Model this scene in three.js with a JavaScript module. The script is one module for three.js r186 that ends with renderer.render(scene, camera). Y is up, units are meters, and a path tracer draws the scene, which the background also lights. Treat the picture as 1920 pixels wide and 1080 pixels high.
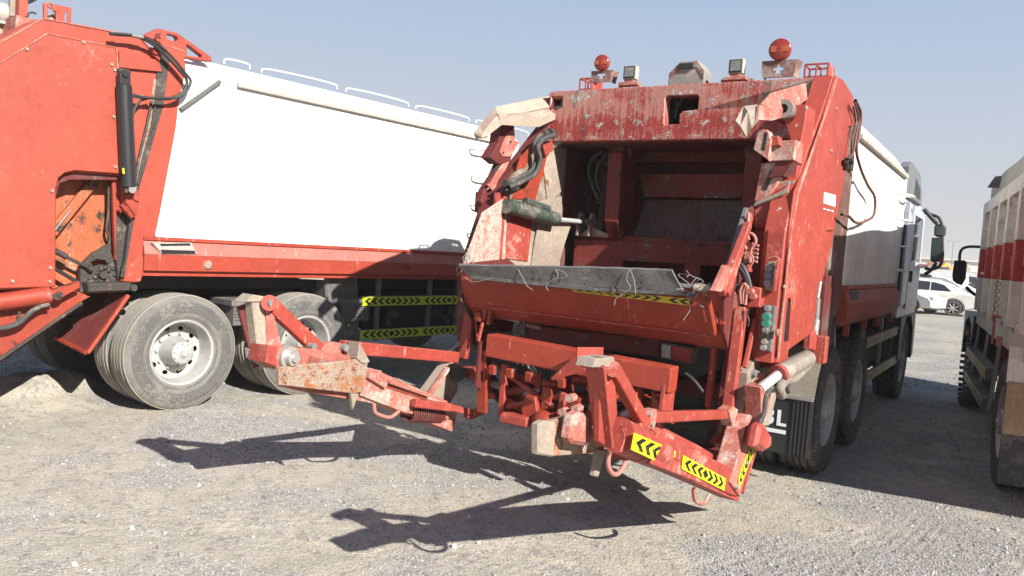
import * as THREE from 'three';
import { RoundedBoxGeometry } from 'three/addons/geometries/RoundedBoxGeometry.js';
import { mergeGeometries, toCreasedNormals } from 'three/addons/utils/BufferGeometryUtils.js';
import { FontLoader } from 'three/addons/loaders/FontLoader.js';
import { TextGeometry } from 'three/addons/geometries/TextGeometry.js';

const scene = new THREE.Scene();
const renderer = new THREE.WebGLRenderer({ antialias: true });
renderer.setSize(1024, 576);
renderer.toneMapping = THREE.LinearToneMapping;
renderer.toneMappingExposure = 2.0;
renderer.shadowMap.enabled = true;

// ---------- camera: held at about eye height, tipped a little down and rolled
const camera = new THREE.PerspectiveCamera(40.392, 16 / 9, 0.1, 3000);
camera.position.set(0, 1.7514, 0);
camera.rotation.order = 'YXZ';
camera.rotation.set(-0.0576, 0, 0.0699);
camera.updateMatrixWorld();

// ---------- sky: hazy desert blue, paler towards the horizon
{
  const W = 512, H = 256, d = new Float32Array(W * H * 4);
  const mix = (a, b, t) => a + (b - a) * t;
  const stops = [[-1, .155, .145, .13], [-.02, .21, .205, .2], [0, .335, .328, .322], [.06, .318, .322, .332], [.16, .272, .304, .358], [.3, .208, .268, .365], [.55, .095, .14, .235], [1, .055, .085, .17]];
  for (let j = 0; j < H; j++) {
    const e = Math.sin(((j + .5) / H - .5) * Math.PI);
    let k = 1; while (k < stops.length - 1 && stops[k][0] < e) k++;
    const a = stops[k - 1], b = stops[k], t = Math.min(1, Math.max(0, (e - a[0]) / (b[0] - a[0])));
    for (let i = 0; i < W; i++) {
      const o = (j * W + i) * 4;
      for (let c = 0; c < 3; c++) d[o + c] = mix(a[c + 1], b[c + 1], t);
      d[o + 3] = 1;
    }
  }
  const sky = new THREE.DataTexture(d, W, H, THREE.RGBAFormat, THREE.FloatType);
  sky.mapping = THREE.EquirectangularReflectionMapping;
  sky.magFilter = THREE.LinearFilter; sky.minFilter = THREE.LinearFilter;
  sky.needsUpdate = true;
  scene.background = sky;
  scene.environment = sky;
}
// ---------- sun: behind the camera's right shoulder, 31 degrees up
const SUN = new THREE.Vector3(.992, 1, 1.263).normalize();
const sun = new THREE.DirectionalLight(new THREE.Color(1, .96, .89), 5.0);
sun.position.copy(SUN).multiplyScalar(40);
sun.target.position.set(0, 0, -8);
sun.position.add(sun.target.position);
sun.castShadow = true;
sun.shadow.mapSize.set(4096, 4096);
Object.assign(sun.shadow.camera, { left: -25, right: 25, top: 25, bottom: -25, near: 1, far: 120 });
sun.shadow.radius = 1;
scene.add(sun, sun.target);

// ---------- random numbers and tileable noise fields
function rng(seed) { let s = seed >>> 0; return () => { s = (s + 0x6D2B79F5) | 0; let t = Math.imul(s ^ (s >>> 15), 1 | s); t = (t + Math.imul(t ^ (t >>> 7), 61 | t)) ^ t; return ((t ^ (t >>> 14)) >>> 0) / 4294967296; }; }
const TS = 512;
function field(gx, gy, oct, seed, gain = .5) {
  const out = new Float32Array(TS * TS); let amp = 1, tot = 0;
  for (let o = 0; o < oct; o++) {
    const R = rng(seed * 977 + o * 131), g = new Float32Array(gx * gy); for (let i = 0; i < g.length; i++) g[i] = R();
    for (let y = 0; y < TS; y++) {
      const fy = y / TS * gy, y0 = Math.floor(fy), ty = fy - y0, sy = ty * ty * (3 - 2 * ty), r0 = (y0 % gy) * gx, r1 = ((y0 + 1) % gy) * gx;
      for (let x = 0; x < TS; x++) {
        const fx = x / TS * gx, x0 = Math.floor(fx), tx = fx - x0, sx = tx * tx * (3 - 2 * tx), a = x0 % gx, b = (x0 + 1) % gx;
        const p = g[r0 + a] + (g[r0 + b] - g[r0 + a]) * sx, q = g[r1 + a] + (g[r1 + b] - g[r1 + a]) * sx;
        out[y * TS + x] += amp * (p + (q - p) * sy);
      }
    }
    tot += amp; amp *= gain; gx = Math.min(gx * 2, TS); gy = Math.min(gy * 2, TS);
  }
  let m = 0, v = 0; for (const a of out) m += a; m /= out.length; for (const a of out) v += (a - m) ** 2; v = Math.sqrt(v / out.length);
  for (let i = 0; i < out.length; i++) out[i] = .5 + (out[i] - m) / v * .2;   // mean .5, deviation .2
  return out;
}
const N = { big: field(3, 3, 6, 1, .55), big2: field(4, 4, 6, 2, .6), mid: field(12, 12, 5, 3, .6), mid2: field(16, 16, 5, 4, .65), fine: field(64, 64, 3, 5, .7), fine2: field(96, 96, 3, 6, .8), streak: field(70, 3, 4, 7, .6), streakH: field(3, 70, 4, 8, .6), brush: field(8, 120, 3, 9, .7), grain: field(256, 256, 2, 10, .8) };
const sm = (a, b, x) => { const t = Math.min(1, Math.max(0, (x - a) / (b - a))); return t * t * (3 - 2 * t); };
const mx = (a, b, t) => [a[0] + (b[0] - a[0]) * t, a[1] + (b[1] - a[1]) * t, a[2] + (b[2] - a[2]) * t];
const ml = (a, k) => [a[0] * k, a[1] * k, a[2] * k];
const toS = (v) => { v = Math.min(1, Math.max(0, v)); return 255 * (v <= .0031308 ? v * 12.92 : 1.055 * Math.pow(v, 1 / 2.4) - .055); };
function dataTex(fn, metres, srgb = true) {
  const d = new Uint8Array(TS * TS * 4);
  for (let i = 0; i < TS * TS; i++) { const c = fn(i); for (let k = 0; k < 3; k++) d[i * 4 + k] = srgb ? toS(c[k]) : Math.min(255, Math.max(0, c[k] * 255)); d[i * 4 + 3] = 255; }
  const t = new THREE.DataTexture(d, TS, TS); t.wrapS = t.wrapT = THREE.RepeatWrapping; t.magFilter = THREE.LinearFilter; t.minFilter = THREE.LinearMipmapLinearFilter; t.generateMipmaps = true;
  if (srgb) t.colorSpace = THREE.SRGBColorSpace; t.repeat.set(1 / metres, 1 / metres); t.needsUpdate = true; return t;
}
const bumpFine = dataTex((i) => { const v = N.fine[i] * .6 + N.mid[i] * .5 - .05; return [v, v, v]; }, 1.1, false);
const bumpMid = dataTex((i) => { const v = N.mid[i] * .8 + N.fine[i] * .2; return [v, v, v]; }, 1.6, false);
function mat(name, fn, metres, o0 = {}) {
  const { bump: bmp, bumpMap: bmap, ...o } = o0;
  const m = new THREE.MeshStandardMaterial({ map: fn ? dataTex(fn, metres) : null, roughness: .62, metalness: 0, side: THREE.DoubleSide, ...o });
  m.name = name; if (fn) { m.bumpMap = bmap || bumpFine; m.bumpScale = bmp || .0012; } return m;
}
function plain(name, c, rough = .6, metal = 0, o = {}) { const { bump, ...r } = o; const m = new THREE.MeshStandardMaterial({ roughness: rough, metalness: metal, side: THREE.DoubleSide, ...r }); m.color.setRGB(...c); m.name = name; return m; }
// layered, worn paint: base colour, dust film with a grain, rubbed streaks, chips down to primer or steel
const DUST = [.36, .3, .245], PINK = [.43, .17, .13], GREY = [.25, .235, .215], STEEL = [.2, .18, .165], DARK = [.022, .018, .016], RUST = [.2, .075, .03];
function worn(base, { dust = 0, pink = 0, chips = 0, grime = 0, streak = 0, rust = 0, sh = 0, dustC = DUST } = {}) {
  return (i0) => {
    const i = (i0 + sh * 7919) % (TS * TS);
    let c = ml(base, .9 + .2 * (N.big[i] - .5) + .22 * (N.fine[i] - .5) + .16 * (N.mid[i] - .5));
    if (pink) c = mx(c, ml(PINK, .8 + .4 * N.fine2[i]), sm(.78 - pink * .5, 1.02 - pink * .35, N.big2[i] * .45 + N.mid[i] * .25 + N.fine2[i] * .3));
    if (streak) c = mx(c, ml(dustC, .75 + .5 * N.fine[i]), sm(.8 - streak * .45, 1.05 - streak * .4, N.streak[i] * .7 + N.fine[i] * .3));
    if (dust) c = mx(c, ml(dustC, .75 + .5 * N.fine[i]), sm(.82 - dust * .62, 1.0 - dust * .5, N.big[i] * .5 + N.mid2[i] * .3 + N.fine2[i] * .2));
    if (rust) c = mx(c, ml(RUST, .5 + N.fine2[i]), sm(.86 - rust * .4, .95 - rust * .35, N.mid[i] * .55 + N.big2[i] * .35 + N.fine[i] * .1));
    if (grime) c = mx(c, ml(DARK, .6 + .9 * N.fine[i]), sm(.84 - grime * .5, .98 - grime * .4, N.big2[i] * .55 + N.mid2[i] * .3 + N.streak[i] * .15));
    if (chips) c = mx(c, ml(N.big[i] > .5 ? [.5, .46, .42] : STEEL, .7 + .6 * N.fine2[i]), sm(.87 - chips * .25, .9 - chips * .25, N.mid2[i] * .5 + N.fine[i] * .3 + N.big[i] * .2));
    return c;
  };
}
const M = {
  redFresh: mat('fresh red paint', worn([.38, .062, .034], { dust: .03, pink: .05, dustC: [.5, .2, .14] }), 2.6, { roughness: .5, bump: .0004 }),
  redRail: mat('rail red paint', worn([.34, .046, .024], { dust: .1, streak: .1, pink: .16, sh: 3, dustC: [.48, .2, .15] }), 2.2, { roughness: .55, bump: .0006 }),
  red: mat('red paint', worn([.35, .053, .034], { dust: .06, pink: .24, streak: .08, chips: .03, grime: .04, sh: 5, dustC: [.46, .24, .19] }), 1.7, { roughness: .6 }),
  redBeam: mat('weathered red paint', worn([.33, .045, .035], { pink: .58, streak: .3, dust: .26, chips: .2, grime: .18, sh: 9, dustC: [.33, .26, .21] }), 1.35, { roughness: .66 }),
  redArm: mat('scuffed red paint', worn([.34, .052, .036], { pink: .4, dust: .24, chips: .1, grime: .08, streak: .15, sh: 11, dustC: [.44, .27, .21] }), .8, { roughness: .62 }),
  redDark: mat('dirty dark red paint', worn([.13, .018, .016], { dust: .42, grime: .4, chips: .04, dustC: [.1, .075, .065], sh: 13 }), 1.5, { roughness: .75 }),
  redMech: mat('oily red paint', worn([.31, .041, .019], { dust: .2, grime: .34, chips: .06, sh: 17, dustC: [.26, .16, .12] }), .7, { roughness: .55 }),
  packer: mat('scraped packer paint', worn([.2, .03, .022], { dust: .45, grime: .42, chips: .12, streak: .25, sh: 15, dustC: [.12, .095, .08] }), 1.3, { roughness: .7 }),
  slab: mat('filthy packer plate', worn([.13, .07, .06], { dust: .6, grime: .4, streak: .5, sh: 16, dustC: [.13, .1, .085] }), 1.6, { roughness: .85 }),
  bracket: mat('dusty bracket plate', worn([.2, .1, .085], { dust: .5, chips: .2, dustC: [.3, .25, .21], sh: 75 }), .5, { roughness: .8 }),
  tanPlate: mat('tan dusty plate', worn([.4, .315, .245], { pink: .3, dust: .35, chips: .2, streak: .2, sh: 85, dustC: [.44, .37, .3] }), .8, { roughness: .85, bump: .003 }),
  grime: mat('grimy seal strip', worn([.14, .06, .045], { dust: .5, grime: .3, rust: .2, dustC: [.2, .16, .13], sh: 77 }), .7, { roughness: .85, bump: .003 }),
  orange: mat('orange paint under grease', worn([.4, .1, .035], { grime: .42, rust: .5, dust: .3, chips: .12, streak: .3, sh: 19, dustC: [.3, .2, .14] }), 1.1, { roughness: .6 }),
  pinkDust: mat('dusty pink paint', worn([.38, .115, .085], { dust: .55, pink: .7, chips: .12, dustC: [.43, .32, .27], sh: 23 }), 1.0, { roughness: .8 }),
  dust: mat('dust caked steel', worn([.31, .25, .2], { dust: .5, chips: .15, pink: .15, streak: .3, rust: .15, sh: 27, dustC: [.34, .28, .22] }), .9, { roughness: .85 }),
  scuffed: mat('paint scuffed white', (i) => { let c = mx(ml([.4, .325, .275], .75 + .5 * N.fine[i]), [.38, .1, .065], .85 * sm(.55, .66, N.mid2[i] * .5 + N.fine2[i] * .5)); c = mx(c, [.47, .43, .39], .7 * sm(.56, .66, N.fine[i] * .6 + N.mid[i] * .4)); return mx(c, [.42, .055, .03], sm(.64, .72, N.big2[i] * .6 + N.fine2[i] * .4)); }, .7, { roughness: .75, bump: .002 }),
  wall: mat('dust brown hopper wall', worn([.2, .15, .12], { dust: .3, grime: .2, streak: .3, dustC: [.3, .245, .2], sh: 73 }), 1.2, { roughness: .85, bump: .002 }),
  grease: mat('greasy steel', worn([.05, .042, .036], { dust: .3, rust: .3, grime: .4, dustC: [.16, .13, .1], sh: 31 }), .6, { roughness: .6, bump: .004 }),
  rustPlate: mat('rust stained plate', (i) => { let c = ml([.28, .21, .16], .75 + .5 * N.brush[i]); c = mx(c, ml([.31, .12, .05], .6 + .8 * N.fine[i]), sm(.53, .66, N.big2[i] * .55 + N.mid2[i] * .45)); c = mx(c, ml([.2, .065, .03], .6 + .8 * N.grain[i]), sm(.62, .68, N.mid[i] * .5 + N.fine[i] * .5)); return mx(c, [.5, .44, .37], sm(.7, .76, N.fine2[i] * .7 + N.big[i] * .3)); }, .55, { roughness: .8, bump: .002 }),
  white: mat('white paint', worn([.8, .79, .76], { streak: .1, dust: .03, dustC: [.6, .55, .48] }), 2.4, { roughness: .42, bump: .0003 }),
  whiteDirty: mat('stained white paint', worn([.76, .74, .68], { streak: .42, dust: .12, dustC: [.5, .46, .4], sh: 33 }), 2.4, { roughness: .45, bump: .0006 }),
  dumpWhite: mat('dusty white paint', worn([.68, .645, .59], { streak: .4, dust: .25, dustC: [.45, .37, .3], sh: 37 }), 1.9, { roughness: .65 }),
  dumpRed: mat('red band paint', worn([.42, .045, .04], { streak: .2, dust: .2, pink: .3, sh: 41 }), 1.4, { roughness: .6 }),
  canvas: mat('beige tarpaulin', worn([.5, .45, .38], { streak: .4, dust: .2, dustC: [.42, .34, .26], sh: 43 }), 1.2, { roughness: .9 }),
  board: mat('tan board', worn([.36, .235, .135], { streak: .3, dust: .4, dustC: [.4, .29, .19], sh: 79 }), .6, { roughness: .85 }),
  railDust: mat('dusty rail shoulder', worn([.42, .13, .1], { dust: .25, streak: .25, dustC: [.45, .24, .19], sh: 81 }), 1.6, { roughness: .7 }),
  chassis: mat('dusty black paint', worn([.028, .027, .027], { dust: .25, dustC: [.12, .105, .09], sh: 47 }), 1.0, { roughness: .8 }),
  greyPanel: mat('dusty grey panel', worn([.12, .115, .11], { dust: .4, streak: .3, dustC: [.2, .18, .155], sh: 51 }), 1.1, { roughness: .75 }),
  steel: mat('dull steel', worn([.3, .29, .275], { dust: .25, rust: .1, sh: 53 }), .8, { roughness: .5, metalness: .35 }),
  guardDust: mat('dusty mudguard', worn([.22, .19, .155], { dust: .5, dustC: [.3, .26, .205], sh: 55 }), .9, { roughness: .85 }),
  tyre: mat('dusty tyre rubber', (i) => mx(ml([.175, .162, .14], .85 + .3 * N.fine[i]), ml([.115, .11, .1], .8 + .4 * N.mid[i]), sm(.42, .72, N.big2[i] * .6 + N.fine[i] * .4)), .9, { roughness: .92, bump: .0015 }),
  tyreDark: mat('tyre rubber', (i) => mx(ml([.06, .056, .052], .8 + .4 * N.fine[i]), ml([.11, .1, .09], .8 + .4 * N.mid[i]), sm(.5, .7, N.mid2[i])), .9, { roughness: .92, bump: .0015 }),
  tread: mat('dust grey tyre tread', (i) => ml([.3, .275, .235], .75 + .3 * N.fine[i] + .2 * N.streak[i]), .7, { roughness: .95, bump: .002 }),
  tyreBand: mat('rubbed tyre wall', (i) => mx(ml([.095, .092, .088], .85 + .3 * N.mid[i]), [.19, .175, .15], sm(.55, .75, N.big2[i] * .5 + N.fine[i] * .5)), .8, { roughness: .85, bump: .001 }),
  rim: mat('dusty silver rim', worn([.46, .45, .43], { dust: .2, grime: .06, chips: .1, sh: 57 }), .7, { roughness: .5, metalness: .25 }),
  rubber: mat('worn rubber sheet', (i) => { let c = ml([.13, .125, .12], .75 + .4 * N.mid2[i] + .1 * N.fine[i]); c = mx(c, [.24, .225, .2], sm(.6, .8, N.streakH[i] * .4 + N.fine2[i] * .3 + N.big[i] * .3)); return mx(c, [.04, .04, .04], sm(.7, .78, N.fine[i] * .6 + N.mid[i] * .4)); }, .8, { roughness: .85, bump: .0015 }),
  hose: plain('black hose', [.025, .025, .026], .5), hoseDust: mat('dusty hose', worn([.06, .058, .055], { dust: .4, dustC: [.2, .17, .14] }), .3, { roughness: .8 }),
  pinkHose: plain('faded red hose', [.4, .16, .13], .7),
  black: plain('black paint', [.018, .018, .02], .42), blackPlastic: plain('black plastic', [.02, .021, .023], .5),
  chrome: plain('chrome rod', [.7, .7, .69], .22, .5), nut: plain('bright steel', [.5, .48, .45], .42, .6),
  green: mat('chipped green paint', worn([.035, .055, .042], { dust: .45, chips: .08, streak: .4, dustC: [.16, .145, .12], sh: 59 }), .5, { roughness: .6 }),
  glass: plain('dark window glass', [.02, .025, .028], .08, 0), mirror: plain('mirror glass', [.05, .07, .07], .12, .3),
  lampRed: plain('red lamp lens', [.26, .03, .022], .25), lampAmber: plain('amber lamp band', [.4, .09, .03], .3),
  lens: mat('scratched lamp glass', worn([.2, .2, .19], { dust: .3, grime: .25, sh: 61 }), .12, { roughness: .25 }),
  cream: mat('grey white panel', worn([.42, .39, .35], { dust: .4, streak: .2, sh: 63 }), .6, { roughness: .7 }),
  greyPlate: mat('grey dusty plate', worn([.25, .235, .215], { dust: .4, streak: .3, sh: 83, dustC: [.33, .3, .26] }), .5, { roughness: .75 }),
  sticker: plain('white sticker', [.7, .74, .78], .4), cabGrey: mat('grey plastic', worn([.16, .165, .175], { dust: .2, dustC: [.3, .28, .26] }), 1, { roughness: .6 }),
  cabBlue: mat('pale cab paint', worn([.46, .49, .55], { streak: .2, dust: .1, dustC: [.45, .42, .38], sh: 67 }), 1.6, { roughness: .35 }),
  buttonGreen: plain('green button', [.02, .2, .13], .4), buttonBlue: plain('blue grey button', [.12, .15, .24], .4), buttonGrey: plain('grey button', [.2, .2, .2], .5),
  wire: plain('frayed wire', [.26, .24, .22], .7), brownHose: plain('brown hose', [.13, .06, .05], .6), concrete: mat('pale wall', worn([.6, .57, .52], { dust: .2, streak: .15, dustC: [.5, .44, .36] }), 3, { roughness: .9 }),
};
// the top beam has marks of its own: peeled patches below the lamps, brown runs, rubbed edges
{
  const base = worn([.31, .036, .028], { streak: .2, chips: .06, sh: 9, dustC: [.4, .2, .16] });
  const t = dataTex((i0) => {
    const x = (i0 % TS) / TS, y = Math.floor(i0 / TS) / TS, i = Math.floor(Math.floor(y * TS * .5 + 40) * TS + ((i0 % TS) * 2.5) % TS), n = N.mid2[i] * .5 + N.streak[i] * .3 + N.fine[i] * .2; let c = base(i);
    const near = (cx, w) => Math.max(0, 1 - Math.abs(x - cx) / w);
    c = mx(c, ml([.42, .2, .16], .75 + .5 * N.fine2[i]), .85 * sm(.4, .62, N.big2[i] * .35 + N.streak[i] * .3 + N.fine[i] * .15 + .2 * sm(.25, .7, y)));
    c = mx(c, ml([.36, .33, .28], .7 + .6 * N.fine[i]), .85 * sm(.63, .7, n + (near(.16, .12) + near(.86, .13) + .5 * near(.97, .05)) * .22 * sm(.45, .95, y + N.mid[i] * .3 - .15) - .05));
    c = mx(c, ml([.14, .09, .065], .7 + .6 * N.fine[i]), .85 * sm(.58, .66, n * .8 + (near(.12, .03) + near(.83, .035)) * .3 * sm(.3, .8, y) - .02));
    c = mx(c, [.05, .045, .04], .8 * sm(.62, .7, n * .9 + near(.165, .02) * .25 * sm(.6, .3, y) + near(.62, .1) * .2 * sm(.12, .03, y)));
    c = mx(c, ml([.5, .45, .4], .8 + .4 * N.fine[i]), sm(.77, .785, N.mid2[i] * .7 + N.mid[i] * .3));
    return mx(c, ml([.24, .21, .18], .7 + .6 * N.fine[i]), sm(.62, .74, n + (sm(.96, 1, y) + sm(.05, 0, y)) * .3));
  }, 1);
  t.repeat.set(1 / 2.3, 1 / .46); t.offset.set(.5, -2.65 / .46 + 6);
  M.beamFace = new THREE.MeshStandardMaterial({ map: t, roughness: .68, bumpMap: bumpFine, bumpScale: .0014, side: THREE.DoubleSide }); M.beamFace.name = 'peeling red beam paint';
}
// chevron tape: flat print, a panel of left arrows, a diamond and right arrows
function chevronTex(bg, n = 4, worn = 0, seed = 1, diamond = true) {
  const w = 1024, h = 128, c = document.createElement('canvas'); c.width = w; c.height = h; const x = c.getContext('2d'), R = rng(seed);
  x.fillStyle = bg; x.fillRect(0, 0, w, h); x.fillStyle = '#12130f';
  const cells = diamond ? 2 * n + 1 : n, s = w / (cells + .5);
  for (let k = 0; k < cells; k++) {
    const cx = (k + .75) * s, d = s * .42, t = s * .5, dir = diamond ? (k < n ? -1 : k > n ? 1 : 0) : -1;
    x.beginPath();
    if (!dir) { x.moveTo(cx - t, h / 2); x.lineTo(cx, h * .14); x.lineTo(cx + t, h / 2); x.lineTo(cx, h * .86); }
    else { const f = dir; x.moveTo(cx - f * d - f * t / 2, h * .12); x.lineTo(cx - f * d + f * t / 2, h * .12); x.lineTo(cx + f * d, h / 2); x.lineTo(cx - f * d + f * t / 2, h * .88); x.lineTo(cx - f * d - f * t / 2, h * .88); x.lineTo(cx + f * d - f * t, h / 2); }
    x.closePath(); x.fill();
  }
  for (let k = 0; k < worn * 500; k++) { x.fillStyle = R() < .4 ? 'rgba(150,60,50,.75)' : R() < .5 ? 'rgba(205,190,175,.7)' : 'rgba(120,105,80,.4)'; const r = 2 + R() * R() * 14 * worn; x.fillRect(R() * w, R() * h, r * (1 + 2 * R()), r * .7); }
  const t = new THREE.CanvasTexture(c); t.colorSpace = THREE.SRGBColorSpace; t.anisotropy = 4; return t;
}
function tapeMat(name, ...a) { const m = new THREE.MeshStandardMaterial({ map: chevronTex(...a), roughness: .45, side: THREE.DoubleSide }); m.name = name; return m; }
M.tapeLime = tapeMat('lime chevron tape', '#aebb20', 4, .3, 3);
M.tapeYellow = tapeMat('yellow chevron tape', '#c8c614', 3, .5, 5);
M.tapeYellowTorn = tapeMat('torn yellow chevron tape', '#cfcd10', 4, .6, 6, false);
M.tapeDull = tapeMat('faded chevron tape', '#a9a763', 4, .8, 8);
M.tapeAmber = tapeMat('amber chevron tape', '#c9ac16', 4, .5, 9);

// ---------- names, labels, groups
const used = new Map();
function numbered(name) { const n = used.get(name) || 0; used.set(name, n + 1); return n ? `${name}_${String(n).padStart(3, '0')}` : name; }
function tag(o, label, category, group) { o.userData.label = label; o.userData.category = category; if (group) o.userData.group = group; return o; }
function thing(name, label, category, pos = [0, 0, 0], turn = 0, group) { const o = new THREE.Group(); o.name = numbered(name); o.position.set(...pos); o.rotation.y = turn; scene.add(o); return tag(o, label, category, group); }
function struct(o, name) { o.name = name; o.userData.kind = 'structure'; o.castShadow = o.receiveShadow = true; scene.add(o); return o; }
function sub(name, parent, pos = [0, 0, 0], rot) { const g = new THREE.Group(); g.name = name; g.position.set(...pos); if (rot) g.rotation.set(...rot); parent.add(g); return g; }
// ---------- geometry
const V = (a) => a.isVector3 ? a : new THREE.Vector3(...a);
let partSeed = 1;
function flat(g) { if (g.index) g = g.toNonIndexed(); for (const k of Object.keys(g.attributes)) if (k !== 'position' && k !== 'normal') g.deleteAttribute(k); if (!g.attributes.normal) g.computeVertexNormals(); g.morphAttributes = {}; return g; }
function boxUV(g, ou = 0, ov = 0) {
  const p = g.attributes.position.array, n = p.length / 3, uv = new Float32Array(n * 2);
  for (let t = 0; t < n; t += 3) {
    const a = t * 3, ux = p[a + 3] - p[a], uy = p[a + 4] - p[a + 1], uz = p[a + 5] - p[a + 2], vx = p[a + 6] - p[a], vy = p[a + 7] - p[a + 1], vz = p[a + 8] - p[a + 2];
    const nx = Math.abs(uy * vz - uz * vy), ny = Math.abs(uz * vx - ux * vz), nz = Math.abs(ux * vy - uy * vx);
    for (let k = 0; k < 3; k++) { const b = a + k * 3, q = (t + k) * 2; if (nx >= ny && nx >= nz) { uv[q] = p[b + 2] + ou; uv[q + 1] = p[b + 1] + ov; } else if (nz >= ny) { uv[q] = p[b] + ou; uv[q + 1] = p[b + 1] + ov; } else { uv[q] = p[b] + ou; uv[q + 1] = p[b + 2] + ov; } }
  }
  g.setAttribute('uv', new THREE.BufferAttribute(uv, 2)); return g;
}
function flip(g) { const p = g.attributes; for (const k in p) { const a = p[k].array, s = p[k].itemSize; for (let i = 0; i < a.length; i += 3 * s) for (let j = 0; j < s; j++) { const t = a[i + s + j]; a[i + s + j] = a[i + 2 * s + j]; a[i + 2 * s + j] = t; } } return g; }
const EZ = new THREE.Vector3(0, 0, 1), EY = new THREE.Vector3(0, 1, 0);
class MB {
  constructor() { this.g = []; }
  add(g, m) { g = flat(g); if (m) { g.applyMatrix4(m); if (m.determinant() < 0) flip(g); } this.g.push(g); return this; }
  box(x, y, z, w, h, d, r) {
    const g = new RoundedBoxGeometry(w, h, d, 1, Math.min(.006, Math.min(w, h, d) * .22));
    const m = new THREE.Matrix4(); if (r) m.makeRotationFromEuler(new THREE.Euler(...r)); m.setPosition(x, y, z); return this.add(g, m);
  }
  // beam between two points: w across (sideways), h the other way
  bar(p, q, w, h = w, roll = 0) {
    p = V(p); q = V(q); const d = q.clone().sub(p), L = d.length(); d.normalize();
    const s = Math.abs(d.y) > .98 ? new THREE.Vector3(1, 0, 0) : new THREE.Vector3().crossVectors(EY, d).normalize(), u = new THREE.Vector3().crossVectors(d, s).normalize();
    s.crossVectors(u, d);
    const m = new THREE.Matrix4().makeBasis(s, u, d); if (roll) m.multiply(new THREE.Matrix4().makeRotationZ(roll)); m.setPosition(p.add(q).multiplyScalar(.5));
    return this.add(new RoundedBoxGeometry(w, h, L, 1, Math.min(.01, Math.min(w, h, L) * .22)), m);
  }
  cyl(p, q, r, r2 = r, seg = 18) {
    p = V(p); q = V(q); const d = q.clone().sub(p), L = d.length();
    const m = new THREE.Matrix4().makeRotationFromQuaternion(new THREE.Quaternion().setFromUnitVectors(EY, d.normalize())); m.setPosition(p.add(q).multiplyScalar(.5));
    return this.add(new THREE.CylinderGeometry(r2, r, L, seg), m);
  }
  sph(p, r, sx = 1, sy = 1, sz = 1) { return this.add(new THREE.SphereGeometry(r, 14, 10), new THREE.Matrix4().makeScale(sx, sy, sz).setPosition(...p)); }
  tube(pts, r, n = 0, seg = 8) { const c = new THREE.CatmullRomCurve3(pts.map(V), false, 'centripetal'); return this.add(new THREE.TubeGeometry(c, n || pts.length * 8, r, seg)); }
  ext(pts, c0, c1, basis, o = {}) {
    const s = new THREE.Shape(pts.map((a) => new THREE.Vector2(...a)));
    for (const h of o.holes || []) s.holes.push(new THREE.Path(h.map((a) => new THREE.Vector2(...a))));
    const lo = Math.min(c0, c1), d = Math.abs(c1 - c0), b = o.bev === 0 ? 0 : Math.min(o.bev || .003, d * .3);
    const g = new THREE.ExtrudeGeometry(s, { depth: d - 2 * b, bevelEnabled: b > 0, bevelThickness: b, bevelSize: b, bevelOffset: -b, bevelSegments: 1, curveSegments: o.cs || 8 });
    g.translate(0, 0, lo + b); return this.add(g, basis);
  }
  plX(pts, a, b, o) { return this.ext(pts, a, b, BX, o); }     // pts [z, y]
  plY(pts, a, b, o) { return this.ext(pts, a, b, BY, o); }     // pts [x, z]
  plZ(pts, a, b, o) { return this.ext(pts, a, b, BZ, o); }     // pts [x, y]
  // folded or curved sheet from rows of points, with thickness
  sheet(rows, th = .006, crease = .5) {
    const R = rows.length, C = rows[0].length, pos = [], idx = []; const P = rows.map((r) => r.map(V));
    const nrm = P.map((r, i) => r.map((p, j) => { const a = P[Math.min(i + 1, R - 1)][j].clone().sub(P[Math.max(i - 1, 0)][j]), b = P[i][Math.min(j + 1, C - 1)].clone().sub(P[i][Math.max(j - 1, 0)]); return a.cross(b).normalize(); }));
    for (const s of [0, 1]) for (let i = 0; i < R; i++) for (let j = 0; j < C; j++) { const p = P[i][j].clone().addScaledVector(nrm[i][j], -th * s); pos.push(p.x, p.y, p.z); }
    const id = (s, i, j) => s * R * C + i * C + j, quad = (a, b, c, d) => idx.push(a, b, c, a, c, d);
    for (let i = 0; i < R - 1; i++) for (let j = 0; j < C - 1; j++) { quad(id(0, i, j), id(0, i + 1, j), id(0, i + 1, j + 1), id(0, i, j + 1)); quad(id(1, i, j), id(1, i, j + 1), id(1, i + 1, j + 1), id(1, i + 1, j)); }
    for (let j = 0; j < C - 1; j++) { quad(id(0, 0, j), id(0, 0, j + 1), id(1, 0, j + 1), id(1, 0, j)); quad(id(0, R - 1, j + 1), id(0, R - 1, j), id(1, R - 1, j), id(1, R - 1, j + 1)); }
    for (let i = 0; i < R - 1; i++) { quad(id(0, i + 1, 0), id(0, i, 0), id(1, i, 0), id(1, i + 1, 0)); quad(id(0, i, C - 1), id(0, i + 1, C - 1), id(1, i + 1, C - 1), id(1, i, C - 1)); }
    const g = new THREE.BufferGeometry(); g.setAttribute('position', new THREE.Float32BufferAttribute(pos, 3)); g.setIndex(idx);
    return this.add(toCreasedNormals(g, crease));
  }
  lathe(profile, seg, m) { return this.add(toCreasedNormals(new THREE.LatheGeometry(profile.map((a) => new THREE.Vector2(...a)), seg), .6), m); }
  geo() { return mergeGeometries(this.g.map((g) => g), false); }
  build(name, material, parent, noUV) {
    const s = partSeed++; const g = this.geo(); noUV ? boxUV(g) : boxUV(g, (s * .377) % 3, (s * .613) % 3);
    const m = new THREE.Mesh(g, material); m.name = name; m.castShadow = m.receiveShadow = true; if (parent) parent.add(m); return m;
  }
}
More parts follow.
